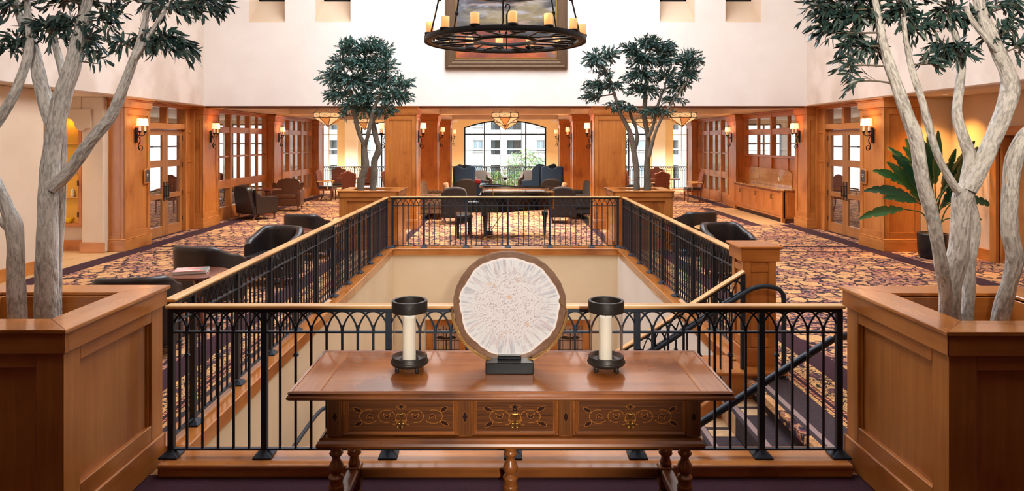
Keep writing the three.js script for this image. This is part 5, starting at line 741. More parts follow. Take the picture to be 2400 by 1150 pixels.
function lantern(label, x, D) {
  const t = thing('hurricane_lantern', label, 'lantern', [x, TB.top, -D]);
  part('base', lathe([[0, 0.028], [0.085, 0.028], [0.1, 0.036], [0.106, 0.046], [0.104, 0.054], [0.097, 0.06], [0.098, 0.078], [0.093, 0.08], [0.09, 0.058], [0.05, 0.056], [0.05, 0.066], [0.046, 0.066], [0.045, 0.054], [0, 0.054]], 40), M.bronze, t);
  for (let i = 0; i < 4; i++) { const a = i * Math.PI / 2 + 0.9; part('foot', lathe([[0, 0], [0.01, 0], [0.014, 0.01], [0.011, 0.02], [0.016, 0.034], [0, 0.034]], 12), M.bronze, t, [0.078 * Math.cos(a), 0, 0.078 * Math.sin(a)]); }
  part('glass_cylinder', lathe([[0.0905, 0.06], [0.0905, 0.34], [0.0875, 0.34], [0.0875, 0.06], [0.0905, 0.06]], 48), PH({ color: 0xffffff, roughness: 0.01, transmission: 1, thickness: 0, ior: 1.45 }), t);
  part('rim', lathe([[0.091, 0.325], [0.098, 0.325], [0.099, 0.33], [0.099, 0.383], [0.096, 0.388], [0.085, 0.388], [0.083, 0.383], [0.083, 0.325], [0.091, 0.325]], 48), M.bronze, t);
  return t; }
const candle = (label, x, D) => { const t = thing('pillar_candle', label, 'candle', [x, TB.top + 0.0545, -D]); part('wax', lathe([[0, 0], [0.035, 0], [0.0365, 0.004], [0.0365, 0.238], [0.034, 0.246], [0.026, 0.246], [0.02, 0.24], [0, 0.238]], 32), M.wax, t); part('wick', bar([0, 0.236, 0], [0.002, 0.25, 0], 0.0012), M.dark, t); };
lantern('glass and dark metal hurricane lantern left of the agate slice', -0.532, 3.8); candle('ivory pillar candle inside the left lantern', -0.534, 3.8);
lantern('glass and dark metal hurricane lantern right of the agate slice', 0.562, 3.8); candle('ivory pillar candle inside the right lantern', 0.558, 3.8);
{ // agate slice on its stand
  const cy = 1.178, cx = 0.024, D = 3.83, R = 0.312, rim = a => R * (1 + 0.007 * Math.sin(3 * a + 1) + 0.003 * Math.sin(7 * a) + 0.003 * Math.sin(29 * a + 2) + 0.012 * Math.cos(2 * a + 0.3));
  const st = thing('display_stand', 'black block stand with a hammered gilt cradle holding the agate', 'stand', [cx, TB.top, -D + 0.03]);
  part('block', cb(0.262, 0.062, 0.12, 0.004, 'x'), M.black, st, [0, 0.031, 0.02]); part('neck', cb(0.13, 0.02, 0.08, 0.004, 'x'), M.black, st, [0, 0.071, -0.02]);
  const arc = []; for (let i = 0; i <= 40; i++) { const a = (186 + 168 * i / 40) * Math.PI / 180; arc.push([Math.cos(a) * (R + 0.008), cy - TB.top + Math.sin(a) * (R * 0.99 - 0.0), 0.012]); }
  part('cradle', merge([tube(arc, 0.0085, 80, 8), tube(arc.slice(4, 37).map(([x, y, z]) => [x * 0.985, y + 0.002, -0.05]), 0.008, 60, 8), ...[8, 14, 20, 26, 32].map(i => bar(arc[i], [arc[i][0] * 0.985, arc[i][1] + 0.002, -0.05], 0.006))]), M.gilt, st);
  for (const s of [-1, 1]) part('prong', tube([[s * (R + 0.006), cy - TB.top - 0.04, 0.012], [s * (R + 0.004), cy - TB.top - 0.01, 0.014], [s * (R - 0.02), cy - TB.top + 0.015, 0.022], [s * (R - 0.034), cy - TB.top + 0.035, 0.02], [s * (R - 0.028), cy - TB.top + 0.055, 0.018]], 0.0036, 20, 6), M.gilt, st);
  const sh = []; for (let i = 0; i < 160; i++) { const a = i / 160 * Math.PI * 2; sh.push([Math.cos(a) * rim(a), Math.sin(a) * rim(a)]); }
  const face = tex(1024, 1024, (u, v) => {                         // radiating quartz, pitted heart, brown rind
    const x = (u - 0.5) * 2 * 0.34, y = (v - 0.5) * 2 * 0.34, a = Math.atan2(y, x), r = Math.hypot(x, y) / rim(a), ua = (a / (2 * Math.PI) + 1) % 1; const w = N2.fbm(ua * 24, r * 2, 24, 8, 3);
    const rays = N1.fbm(ua * 210 + w * 2, r * 5, 210, 8, 3), rays2 = N2.fbm(ua * 90, r * 3 + 1, 90, 8, 3); let c = [228, 227, 226]; const mid = sstep(0.45, 0.72, r + (w - 0.5) * 0.25);
    c = mix3(c, [170, 172, 182], sstep(0.5, 0.74, rays) * mid * 0.6); c = mix3(c, [196, 170, 172], sstep(0.6, 0.72, rays2) * mid * 0.4);
    const pits = N1.fbm(u * 130 + w, v * 130, 130, 130, 2), web = Math.abs(N2.fbm(u * 60, v * 60, 60, 60, 2) - 0.5), inn = 1 - mid; c = mix3(c, [150, 132, 134], sstep(0.58, 0.68, pits) * inn * 0.75); c = mix3(c, [236, 230, 230], (1 - sstep(0.0, 0.05, web)) * inn * 0.8); c = mix3(c, [236, 224, 224], inn * 0.35); c = mix3(c, [222, 184, 156], sstep(0.72, 0.84, N2.fbm(u * 14, v * 14, 14, 14, 3)) * inn * 0.8);
    const edge = 0.885 + (w - 0.5) * 0.03 + 0.012 * Math.sin(a * 9); c = mix3(c, [246, 240, 238], sstep(edge - 0.05, edge - 0.01, r) * 0.8); if (r > edge) c = mix3([226, 190, 160], mix3([142, 108, 84], [112, 82, 64], N1.fbm(ua * 60, r * 30, 60, 64, 2)), sstep(edge, edge + 0.012, r)); return c; });
  const ag = thing('agate_slice', 'large round white agate slice with a brown rind on the console table', 'agate', [cx, cy, -D]);
  const g = prism(sh, 0.03, 0.004).translate(0, 0, -0.015), p = g.attributes.position, uv = g.attributes.uv; for (let i = 0; i < p.count; i++) uv.setXY(i, p.getX(i) / 0.68 + 0.5, p.getY(i) / 0.68 + 0.5);
  part('polished_face', new THREE.ShapeGeometry(shapeOf(sh.map(([x, y]) => [x * 0.985, y * 0.985]))).translate(0, 0, 0.0156), PH({ map: face, roughness: 0.25, clearcoat: 0.4, clearcoatRoughness: 0.1 }), ag);
  { const q = ag.children[0].geometry, pp = q.attributes.position, uu = q.attributes.uv; for (let i = 0; i < pp.count; i++) uu.setXY(i, pp.getX(i) / 0.68 + 0.5, pp.getY(i) / 0.68 + 0.5); }
  part('rind', g, S({ color: 0x86664f, roughness: 0.8, bumpMap: pebble, bumpScale: 0.004 }), ag);
}

// ================================================================ CHAIRS, TABLES, PIANO
// tub chair: shell swept round a squarish U, higher at the back
function tubShell(hb, hf, rx, rz, th) {
  const N = 48, pos = [], idx = [], uv = [], A = 2.35, K = 10;
  for (let i = 0; i <= N; i++) { const a = -A + 2 * A * i / N, e = 0.62, sx = Math.sign(Math.sin(a)) * Math.pow(Math.abs(Math.sin(a)), e), sz = -Math.sign(Math.cos(a)) * Math.pow(Math.abs(Math.cos(a)), e), k = sstep(0.75, 2.2, Math.abs(a)), H = lerp(hb, hf, k), rec = 1 + 0.1 * (1 - k);
    const sec = [[0, 0.14], [0, H - 0.06], [0.006, H - 0.025], [0.02, H - 0.006], [th * 0.5, H], [th - 0.02, H - 0.006], [th - 0.006, H - 0.03], [th, H - 0.07], [th, 0.3], [th * 0.6, 0.14]];
    sec.forEach(([u, y]) => { const f = 1 - u / rx, lean = 1 + (rec - 1) * y / hb * 1.0; pos.push(sx * rx * f, y, sz * rz * f * lean); uv.push(i / N * 2, y + u); }); }
  for (let i = 0; i < N; i++) for (let j = 0; j < K; j++) { const a = i * K + j, b = i * K + (j + 1) % K, c = a + K, d = b + K; idx.push(a, b, c, b, d, c); }
  for (const i of [0, N]) { for (let j = 1; j < K - 1; j++) i ? idx.push(i * K, i * K + j + 1, i * K + j) : idx.push(0, j, j + 1); }
  const g = new THREE.BufferGeometry(); g.setAttribute('position', new THREE.Float32BufferAttribute(pos, 3)); g.setAttribute('uv', new THREE.Float32BufferAttribute(uv, 2)); g.setIndex(idx); g.computeVertexNormals(); return g;
}
const tub0 = thing('tub_chair', 'black leather tub chair', 'chair', [0, 0, 0]);      // faces +z
part('shell', tubShell(0.82, 0.62, 0.38, 0.36, 0.1), M.leather, tub0); part('seat_cushion', rb(0.56, 0.16, 0.6, 0.05, 3).translate(0, 0.38, 0.06), M.leather, tub0); part('seat_base', rb(0.6, 0.16, 0.56, 0.03).translate(0, 0.22, 0.04), M.leather, tub0);
for (const [x, z] of [[-0.25, 0.26], [0.25, 0.26], [-0.22, -0.26], [0.22, -0.26]]) part('leg', lathe([[0, 0], [0.018, 0], [0.028, 0.15], [0, 0.15]], 10), M.mahogany, tub0, [x, 0, z]);
const tubG = 'black leather tub chairs along the well';
const place = (o, label, x, d, turn) => { o.position.set(x, 0, -d); o.rotation.y = turn; o.userData.label = label; };
place(tub0, 'black leather tub chair nearest the left foreground planter, back towards the viewer', -3.62, 6.75, Math.PI + 0.25);
copy(tub0, 'black leather tub chair facing the round table with the book, on its far side', [-3.72, 0, -8.65], 0.35);
copy(tub0, 'black leather tub chair showing its flat back, second table along the left rail', [-3.42, 0, -10.1], Math.PI + 0.15);
copy(tub0, 'black leather tub chair in front of the far left planter, farthest along the left rail', [-3.55, 0, -12.35], 0.25);
copy(tub0, 'black leather tub chair with its back to the viewer, close to the newel post', [3.45, 0, -10.55], Math.PI - 0.2);
copy(tub0, 'black leather tub chair beyond the magazine table, beside the right rail', [3.5, 0, -12.75], -0.35);
function roundTable(label, x, d, r, h, mat = M.mahogany, k = 1) { const t = thing('round_table', label, 'table', [x, 0, -d]);
  part('tabletop', lathe([[0, h - 0.03], [r - 0.012, h - 0.03], [r, h - 0.02], [r, h - 0.008], [r - 0.01, h], [0, h]], 48), mat, t); part('pedestal', lathe([[0, 0.05], [0.07, 0.05], [0.05, 0.12], [0.045, h * 0.5], [0.055, h - 0.1], [0.12 * k, h - 0.03], [0, h - 0.03]], 20), M.mahogany, t); part('base', lathe([[0, 0], [r * 0.6, 0], [r * 0.6, 0.02], [r * 0.3, 0.05], [0, 0.06]], 32), M.mahogany, t); return t; }
roundTable('round mahogany side table with a large book on it, beside the left rail', -3.42, 7.62, 0.33, 0.64);
roundTable('round mahogany side table half hidden behind a tub chair, farther along the left rail', -3.5, 11.2, 0.33, 0.64);
roundTable('round wooden side table with a magazine on it, beside the right rail', 3.62, 11.65, 0.38, 0.64, M.oak);
roundTable('round wooden table between the two leather armchairs on the left', -6.82, 19.55, 0.4, 0.74);
function book(name, label, x, y, d, w, h, t, turn, cover, cat) { const o = thing(name, label, cat, [x, y, -d], turn); part('pages', cb(w - 0.008, t - 0.006, h - 0.01, 0.001), M.pageWhite, o, [0.003, t / 2, 0]); for (const yy of [0.0016, t - 0.0016]) part('cover', cb(w, 0.003, h, 0.001), yy < 0.01 ? M.dark : cover, o, [0, yy, 0]); part('spine', cb(0.004, t, h, 0.001), cover, o, [-w / 2 + 0.002, t / 2, 0]); return o; }
const coverT = (sd, cols) => { const n = makeNoise(sd); return tex(128, 128, (u, v) => { const f = n.fbm(u * 4, v * 5, 4, 5, 3); return v > 0.2 && v < 0.28 && u > 0.15 && u < 0.8 ? [240, 236, 230] : mix3(mix3(cols[0], cols[1], sstep(0.35, 0.6, f)), cols[2], sstep(0.55, 0.75, u * 0.5 + f * 0.5)); }); };
const uvTop = (w, h) => { const g = cb(w, 0.003, h, 0.001).clone(), p = g.attributes.position, u = new Float32Array(p.count * 2); for (let i = 0; i < p.count; i++) { u[2 * i] = p.getX(i) / w + 0.5; u[2 * i + 1] = 0.5 - p.getZ(i) / h; } g.setAttribute('uv', new THREE.BufferAttribute(u, 2)); return g; };
{ const b = book('book', 'large picture book with a red and grey cover on the round mahogany table', -3.5, 0.64, 7.62, 0.34, 0.27, 0.034, 0.28, M.pageWhite, 'book'); b.children[2].geometry = uvTop(0.34, 0.27); b.children[2].material = S({ map: coverT(5, [[206, 92, 84], [226, 190, 178], [120, 134, 130]]), roughness: 0.35 });
  const m = book('magazine', 'pale magazine lying on the round table beside the right rail', 3.6, 0.64, 11.62, 0.32, 0.25, 0.014, -0.3, M.pageWhite, 'magazine'); m.children[2].geometry = uvTop(0.32, 0.25); m.children[2].material = S({ map: coverT(9, [[214, 218, 214], [150, 166, 160], [90, 100, 100]]), roughness: 0.35 }); }

// upholstered armchair (faces +z): raked back, rolled arms, cushion, turned legs
function armchair(label, o, x, d, turn) {
  const t = thing(o.name || 'armchair', label, 'chair', [x, 0, -d], turn), w = o.w || 0.72, hb = o.h || 0.95, m = o.m, ms = o.seat || m, aw = 0.12, ah = o.arm || 0.6, by = 0.17;
  part('seat_frame', rb(w - 0.03, 0.2, 0.7, 0.03).translate(0, by + 0.1, 0), m, t); part('seat_cushion', rb(w - 2 * aw, 0.15, 0.6, 0.06, 3).translate(0, by + 0.26, 0.06), ms, t);
  const bk = new THREE.Shape(); const bw = w / 2 - (o.taper || 0.04); bk.moveTo(-w / 2 + 0.02, 0); bk.lineTo(-bw, hb - by - 0.2); bk.quadraticCurveTo(-bw + 0.01, hb - by - 0.03, -bw + 0.16, hb - by - 0.01); bk.quadraticCurveTo(0, hb - by + 0.02, bw - 0.16, hb - by - 0.01); bk.quadraticCurveTo(bw - 0.01, hb - by - 0.03, bw, hb - by - 0.2); bk.lineTo(w / 2 - 0.02, 0); bk.closePath();
  const back = new THREE.ExtrudeGeometry(bk, { depth: 0.08, bevelEnabled: true, bevelSize: 0.035, bevelThickness: 0.045, bevelOffset: -0.035, bevelSegments: 3, curveSegments: 10 }).translate(0, 0, -0.08); back.rotateX(-(o.rake ?? 0.16)); part('backrest', back.translate(0, by, -0.24), m, t);
  for (const s of [-1, 1]) { const pr = new THREE.Shape(); pr.moveTo(-0.3, 0); pr.lineTo(0.36, 0); pr.lineTo(0.36, ah - by - 0.16); pr.quadraticCurveTo(0.37, ah - by, 0.26, ah - by); pr.lineTo(-0.12, ah - by + 0.01); pr.quadraticCurveTo(-0.24, ah - by + 0.04, -0.34, ah - by + 0.2); pr.closePath();
    const g = new THREE.ExtrudeGeometry(pr, { depth: aw - 0.05, bevelEnabled: true, bevelSize: 0.02, bevelThickness: 0.025, bevelOffset: -0.02, bevelSegments: 3, curveSegments: 8 }).translate(0, 0, -(aw - 0.05) / 2).rotateY(-Math.PI / 2); part('arm', g.translate(s * (w / 2 - aw / 2 + 0.01), by, 0), m, t); }
  for (const [lx, lz, f] of [[-1, 0.3, 1], [1, 0.3, 1], [-1, -0.28, 0], [1, -0.28, 0]]) part('leg', f ? lathe([[0, 0], [0.03, 0], [0.034, 0.02], [0.02, 0.045], [0.026, 0.12], [0.036, by + 0.02], [0, by + 0.02]], 12) : tube([[0, by + 0.02, 0], [0, 0.1, -0.02], [0, 0.012, -0.07]], 0.02, 8, 6), M.mahogany, t, [lx * (w / 2 - 0.07), 0, lz]);
  return t; }
const LE = { m: M.leather, seat: M.leatherBrown, w: 0.86, h: 0.96, taper: 0.1, rake: 0.22, arm: 0.62 };
armchair('black leather armchair seen from behind and the side, nearest of the pair on the left', LE, -6.75, 18.55, Math.PI / 2 + 0.95);
armchair('brown leather armchair facing the viewer beyond the round wooden table on the left', { ...LE, m: M.leatherBrown, w: 0.94 }, -6.65, 20.75, 0.12);
const BR = { m: M.brownCloth, w: 0.66, h: 0.95, taper: 0.02, rake: 0.1 };
armchair('brown upholstered armchair with its back to the viewer, nearest left behind the piano bench', BR, -1.3, 17.6, Math.PI + 0.08); armchair('brown upholstered armchair with its back to the viewer, nearest right beside the piano tail', BR, 1.48, 17.7, Math.PI - 0.08);
armchair('brown upholstered armchair seen from behind, second row left below the blue wing chair', BR, -1.3, 21.2, Math.PI + 0.3); armchair('brown upholstered armchair seen from behind, second row right below the blue wing chairs', BR, 1.48, 21.2, Math.PI - 0.2);
const GR = { m: M.greyCloth, seat: M.brownCloth, w: 0.72, h: 0.92, rake: 0.3 };
armchair('grey lounge chair facing the viewer in front of the arched window, left one', GR, -0.95, 28.4, 0.2); armchair('grey lounge chair facing the viewer in front of the arched window, right one', GR, 0.95, 28.4, -0.2);
function wing(label, x, d, turn) { const t = thing('wing_chair', label, 'chair', [x, 0, -d], turn), m = M.blueCloth;
  part('seat_frame', rb(0.7, 0.24, 0.66, 0.03).translate(0, 0.28, 0), m, t); part('seat_cushion', rb(0.54, 0.14, 0.6, 0.05, 3).translate(0, 0.45, 0.05), m, t);
  const s = new THREE.Shape(); s.moveTo(-0.34, 0); s.lineTo(-0.37, 0.82); s.quadraticCurveTo(-0.36, 0.9, -0.28, 0.9); s.quadraticCurveTo(-0.14, 0.87, -0.1, 0.83); s.quadraticCurveTo(0, 0.78, 0.1, 0.83); s.quadraticCurveTo(0.14, 0.87, 0.28, 0.9); s.quadraticCurveTo(0.36, 0.9, 0.37, 0.82); s.lineTo(0.34, 0); s.closePath();
  const b = new THREE.ExtrudeGeometry(s, { depth: 0.06, bevelEnabled: true, bevelSize: 0.025, bevelThickness: 0.035, bevelOffset: -0.025, bevelSegments: 3, curveSegments: 10 }); b.rotateX(-0.12); part('backrest', b.translate(0, 0.32, -0.32), m, t);
  for (const e of [-1, 1]) { const w = new THREE.Shape(); w.moveTo(-0.32, 0); w.lineTo(0.34, 0); w.lineTo(0.34, 0.26); w.quadraticCurveTo(0.33, 0.36, 0.22, 0.36); w.lineTo(0.0, 0.36); w.quadraticCurveTo(-0.08, 0.42, -0.06, 0.6); w.quadraticCurveTo(-0.03, 0.8, -0.16, 0.9); w.quadraticCurveTo(-0.28, 0.97, -0.38, 0.9); w.closePath();
    const g = new THREE.ExtrudeGeometry(w, { depth: 0.05, bevelEnabled: true, bevelSize: 0.02, bevelThickness: 0.03, bevelOffset: -0.02, bevelSegments: 3, curveSegments: 8 }).translate(0, 0, -0.025).rotateY(-Math.PI / 2); part('wing_and_arm', g.translate(e * 0.34, 0.26, 0), m, t); }
  for (const [a, c] of [[-0.28, 0.26], [0.28, 0.26], [-0.28, -0.26], [0.28, -0.26]]) part('leg', lathe([[0, 0], [0.02, 0], [0.034, 0.18], [0, 0.18]], 10), M.mahogany, t, [a, 0, c]); return t; }
wing('blue wing chair seen from behind on the left, nearer of the left two', -1.52, 25.0, Math.PI + 0.15); wing('blue wing chair on the left turned towards the window, half hidden by the nearer one', -1.28, 26.3, Math.PI / 2 + 0.5);
wing('blue wing chair on the right seen from the side, facing left', 1.0, 26.0, -Math.PI / 2 - 0.15); wing('blue wing chair on the right with its back to the viewer, before the column', 1.72, 24.6, Math.PI - 0.15); wing('blue wing chair on the right behind the other two, only its top showing', 1.62, 27.2, Math.PI);
{ const t = thing('blue_ottoman', 'blue upholstered ottoman showing between the piano and the brown armchair', 'ottoman', [-0.74, 0, -21.9]); part('body', rb(0.44, 0.5, 0.5, 0.04, 3).translate(0, 0.38, 0), M.blueCloth, t); part('cushion', rb(0.46, 0.14, 0.52, 0.05, 3).translate(0, 0.68, 0), M.blueCloth, t); for (const [a, c] of [[-.16, .18], [.16, .18], [-.16, -.18], [.16, -.18]]) part('leg', lathe([[0, 0], [0.02, 0], [0.03, 0.14], [0, 0.14]], 10), M.mahogany, t, [a, 0, c]);
  const c = thing('cushion', 'dark red cushion lying on the blue ottoman', 'cushion', [-0.88, 0.82, -21.75], 0.3); part('cover', rb(0.2, 0.14, 0.2, 0.06, 4), M.redCloth, c);
  const s = thing('side_table', 'small dark pedestal table between the two grey lounge chairs', 'table', [0, 0, -28.0]); part('tabletop', lathe([[0, 0.6], [0.24, 0.6], [0.25, 0.615], [0.24, 0.63], [0, 0.63]], 24), M.dark, s); part('pedestal', lathe([[0, 0], [0.18, 0], [0.16, 0.03], [0.03, 0.06], [0.025, 0.5], [0.1, 0.6], [0, 0.6]], 16), M.dark, s); }
// sofas against the inner sides of the columns
for (const [s, lab, m] of [[-1, 'floral tan sofa standing between the left columns, partly hidden by the nearest one', null], [1, 'dark sofa with a patterned cushion standing between the right columns', M.brownCloth]]) {
  const fab = m || S({ map: tex(256, 256, (u, v) => { const n = N1.fbm(u * 12, v * 12, 12, 12, 3); return n > 0.56 ? [96, 52, 40] : n < 0.4 ? [82, 72, 48] : [132, 104, 74]; }, true, [2, 2]), roughness: 0.9 });
  const t = thing('sofa', lab, 'sofa', [s * 2.05, 0, -19.2], -s * Math.PI / 2); part('seat_frame', rb(1.9, 0.26, 0.8, 0.04).translate(0, 0.28, 0.02), fab, t); for (const x of [-0.42, 0.42]) part('seat_cushion', rb(0.82, 0.16, 0.62, 0.06, 3).translate(x, 0.47, 0.1), fab, t); part('backrest', rb(1.9, 0.7, 0.2, 0.08, 3).rotateX(-0.12).translate(0, 0.6, -0.32), fab, t); for (const x of [-0.88, 0.88]) part('arm', rb(0.18, 0.4, 0.78, 0.07, 3).translate(x, 0.48, 0.02), fab, t); for (const [a, c] of [[-.85, .32], [.85, .32], [-.85, -.3], [.85, -.3]]) part('leg', lathe([[0, 0], [0.025, 0], [0.035, 0.16], [0, 0.16]], 10), M.mahogany, t, [a, 0, c]);
  const c = thing('cushion', s < 0 ? 'patterned cushion on the floral sofa by the left columns' : 'patterned cushion on the dark sofa by the right columns', 'cushion', [s * 1.6, 0.8, -18.6], -s * Math.PI / 2); part('cover', rb(0.42, 0.36, 0.14, 0.06, 4).rotateX(-0.2), S({ map: tex(128, 128, (u, v) => N2.fbm(u * 8, v * 8, 8, 8, 2) > 0.5 ? [120, 60, 42] : [168, 134, 96], true, [2, 2]), roughness: 0.9 }), c);
}
// dining chairs with arched patterned backs
M.diamond = S({ map: tex(128, 128, (u, v) => { const a = Math.abs(((u * 4) % 1) - 0.5) + Math.abs(((v * 4) % 1) - 0.5); return a < 0.3 ? [186, 130, 104] : a < 0.42 ? [70, 34, 30] : [108, 58, 48]; }, true, [7, 7]), roughness: 0.9 });
const din0 = thing('dining_chair', 'dining armchair', 'chair', [0, 0, 0]);
{ const t = din0; part('seat', rb(0.54, 0.1, 0.52, 0.04, 3).translate(0, 0.46, 0.02), M.leather, t); part('seat_rail', rb(0.55, 0.07, 0.52, 0.015).translate(0, 0.4, 0.02), M.mahogany, t);
  const s = new THREE.Shape(); s.moveTo(-0.22, 0); s.lineTo(-0.265, 0.5); s.quadraticCurveTo(-0.26, 0.55, -0.2, 0.56); s.quadraticCurveTo(-0.12, 0.57, -0.1, 0.6); s.quadraticCurveTo(0, 0.67, 0.1, 0.6); s.quadraticCurveTo(0.12, 0.57, 0.2, 0.56); s.quadraticCurveTo(0.26, 0.55, 0.265, 0.5); s.lineTo(0.22, 0); s.closePath();
  const b = new THREE.ExtrudeGeometry(s, { depth: 0.05, bevelEnabled: true, bevelSize: 0.018, bevelThickness: 0.018, bevelOffset: -0.018, bevelSegments: 2, curveSegments: 8 }); b.rotateX(-0.16); part('backrest', b.translate(0, 0.47, -0.26), M.diamond, t);
  for (const e of [-1, 1]) { part('arm', merge([tube([[e * 0.25, 0.68, -0.26], [e * 0.29, 0.68, -0.05], [e * 0.3, 0.67, 0.14], [e * 0.3, 0.65, 0.18]], 0.02, 12, 6), tube([[e * 0.3, 0.66, 0.13], [e * 0.285, 0.55, 0.1], [e * 0.27, 0.42, 0.12]], 0.016, 10, 6)]), M.oak, t); part('leg', lathe([[0, 0], [0.018, 0], [0.03, 0.4], [0, 0.4]], 10), M.mahogany, t, [e * 0.24, 0, 0.24]); part('leg', tube([[0, 0.42, 0], [0, 0.2, -0.01], [0, 0.0, -0.09]], 0.02, 8, 6), M.mahogany, t, [e * 0.22, 0, -0.2]); } }
place(din0, 'dining chair at the left table seen from the side, nearest the glazed screen', -6.35, 24.3, 1.5);
for (const [l, x, d, a] of [['dining chair at the left table facing the viewer, behind the one seen from the side', -6.35, 26.1, 0.3], ['dining chair at the left table with its patterned back to the viewer', -5.35, 23.6, Math.PI], ['dining chair at the second left table, its arched back just behind the other', -5.4, 27.0, Math.PI + 0.4], ['dining chair at the second left table close to the column, right of the tree stems', -4.05, 24.6, Math.PI - 0.4], ['dining chair at the second left table facing the viewer behind the tree stems', -4.5, 28.0, -0.2],
  ['dining chair at the right table seen from the side, nearest the glazed screen', 6.5, 23.6, -1.6], ['dining chair at the right table with its patterned back to the viewer', 5.35, 23.4, Math.PI - 0.1], ['dining chair at the right table facing the viewer, behind the nearer back', 5.85, 26.2, -0.1], ['dining chair at the second right table left of the tree stems', 4.6, 25.2, Math.PI / 2 + 0.5], ['dining chair at the second right table farthest from the viewer', 4.2, 27.4, 0.2]]) copy(din0, l, [x, 0, -d], a);
roundTable('round dining table on the left between the glazed screen and the far planter', -5.6, 25.0, 0.55, 0.76); roundTable('second round dining table on the left behind the tree stems', -4.4, 26.2, 0.5, 0.76); roundTable('round dining table on the right between the far planter and the glazed screen', 5.75, 24.6, 0.55, 0.76); roundTable('second round dining table on the right behind the tree stems', 4.3, 26.2, 0.5, 0.76);
{ const t = thing('clay_urn', 'brown clay urn standing by the right column, left of the tree stems', 'urn', [4.15, 0.76, -26.15]); part('body', lathe([[0, 0], [0.1, 0], [0.16, 0.12], [0.19, 0.24], [0.16, 0.36], [0.1, 0.42], [0.13, 0.48], [0.11, 0.48], [0.085, 0.42], [0, 0.4]], 24), S({ color: 0x6a4a38, roughness: 0.6 }), t); for (const e of [-1, 1]) part('handle', tube([[e * 0.11, 0.43, 0], [e * 0.2, 0.4, 0], [e * 0.17, 0.28, 0]], 0.014, 10, 6), S({ color: 0x6a4a38, roughness: 0.6 }), t); }
// furniture in the side rooms, seen through the glazing
{ const labs = ['left of the far pane', 'right of the far pane', 'by the inner wall', 'by the window', 'near the door', 'in the middle'];
  [[-10.2, 15.6, 0.4], [-10.4, 18.2, 1.8], [-10.0, 20.2, 0.2], [-9.6, 23.4, 2.6]].forEach(([x, d, a], i) => copy(din0, `dining chair in the room behind the left glazing, ${['nearest the double door', 'behind the first screen', 'behind the pier', 'behind the second screen'][i]}`, [x, 0, -d], a));
  [[9.9, 14.9, -0.4], [10.2, 16.9, -1.8], [10.2, 20.4, 0.3], [9.8, 24.0, 2.9]].forEach(([x, d, a], i) => copy(din0, `dining chair in the room behind the right glazing, ${['nearest the double door', 'left of the double door', 'above the buffet', 'behind the far screen'][i]}`, [x, 0, -d], a));
  roundTable('round table in the room behind the left glazing, beside the double door', -10.6, 16.8, 0.6, 0.76); roundTable('round table in the room behind the left glazing, behind the second screen', -10.3, 24.4, 0.6, 0.76); roundTable('round table in the room behind the right double door', 10.6, 15.9, 0.6, 0.76);
  const cur = (label, x, d0, d1) => { const t = thing('curtain', label, 'curtain', [x, 0, 0]), pts = []; const n = 40; for (let i = 0; i <= n; i++) pts.push([0.035 * Math.sin(i * 1.25), -lerp(d0, d1, i / n)]); const p = [], ix = []; pts.forEach(([a, z]) => p.push(a, 0.05, z, a, 2.85, z)); for (let i = 0; i < n; i++) ix.push(2 * i, 2 * i + 2, 2 * i + 1, 2 * i + 1, 2 * i + 2, 2 * i + 3); const g = new THREE.BufferGeometry(); g.setAttribute('position', new THREE.Float32BufferAttribute(p, 3)); g.setIndex(ix); g.computeVertexNormals(); part('cloth', g, PH({ color: 0xd8c4a0, roughness: 0.95, transmission: 0.35, thickness: 0, side: THREE.DoubleSide }), t); part('rod', bar([0, 2.87, -d0 + 0.1], [0, 2.87, -d1 - 0.1], 0.014), M.bronze, t); };
  cur('beige curtain beside the window seen through the right double door', 12.5, 16.5, 17.5); cur('beige curtain at the near window seen through the right double door', 12.5, 13.75, 14.4); cur('beige curtain beside the window seen through the left double door', -12.5, 16.5, 17.5); }

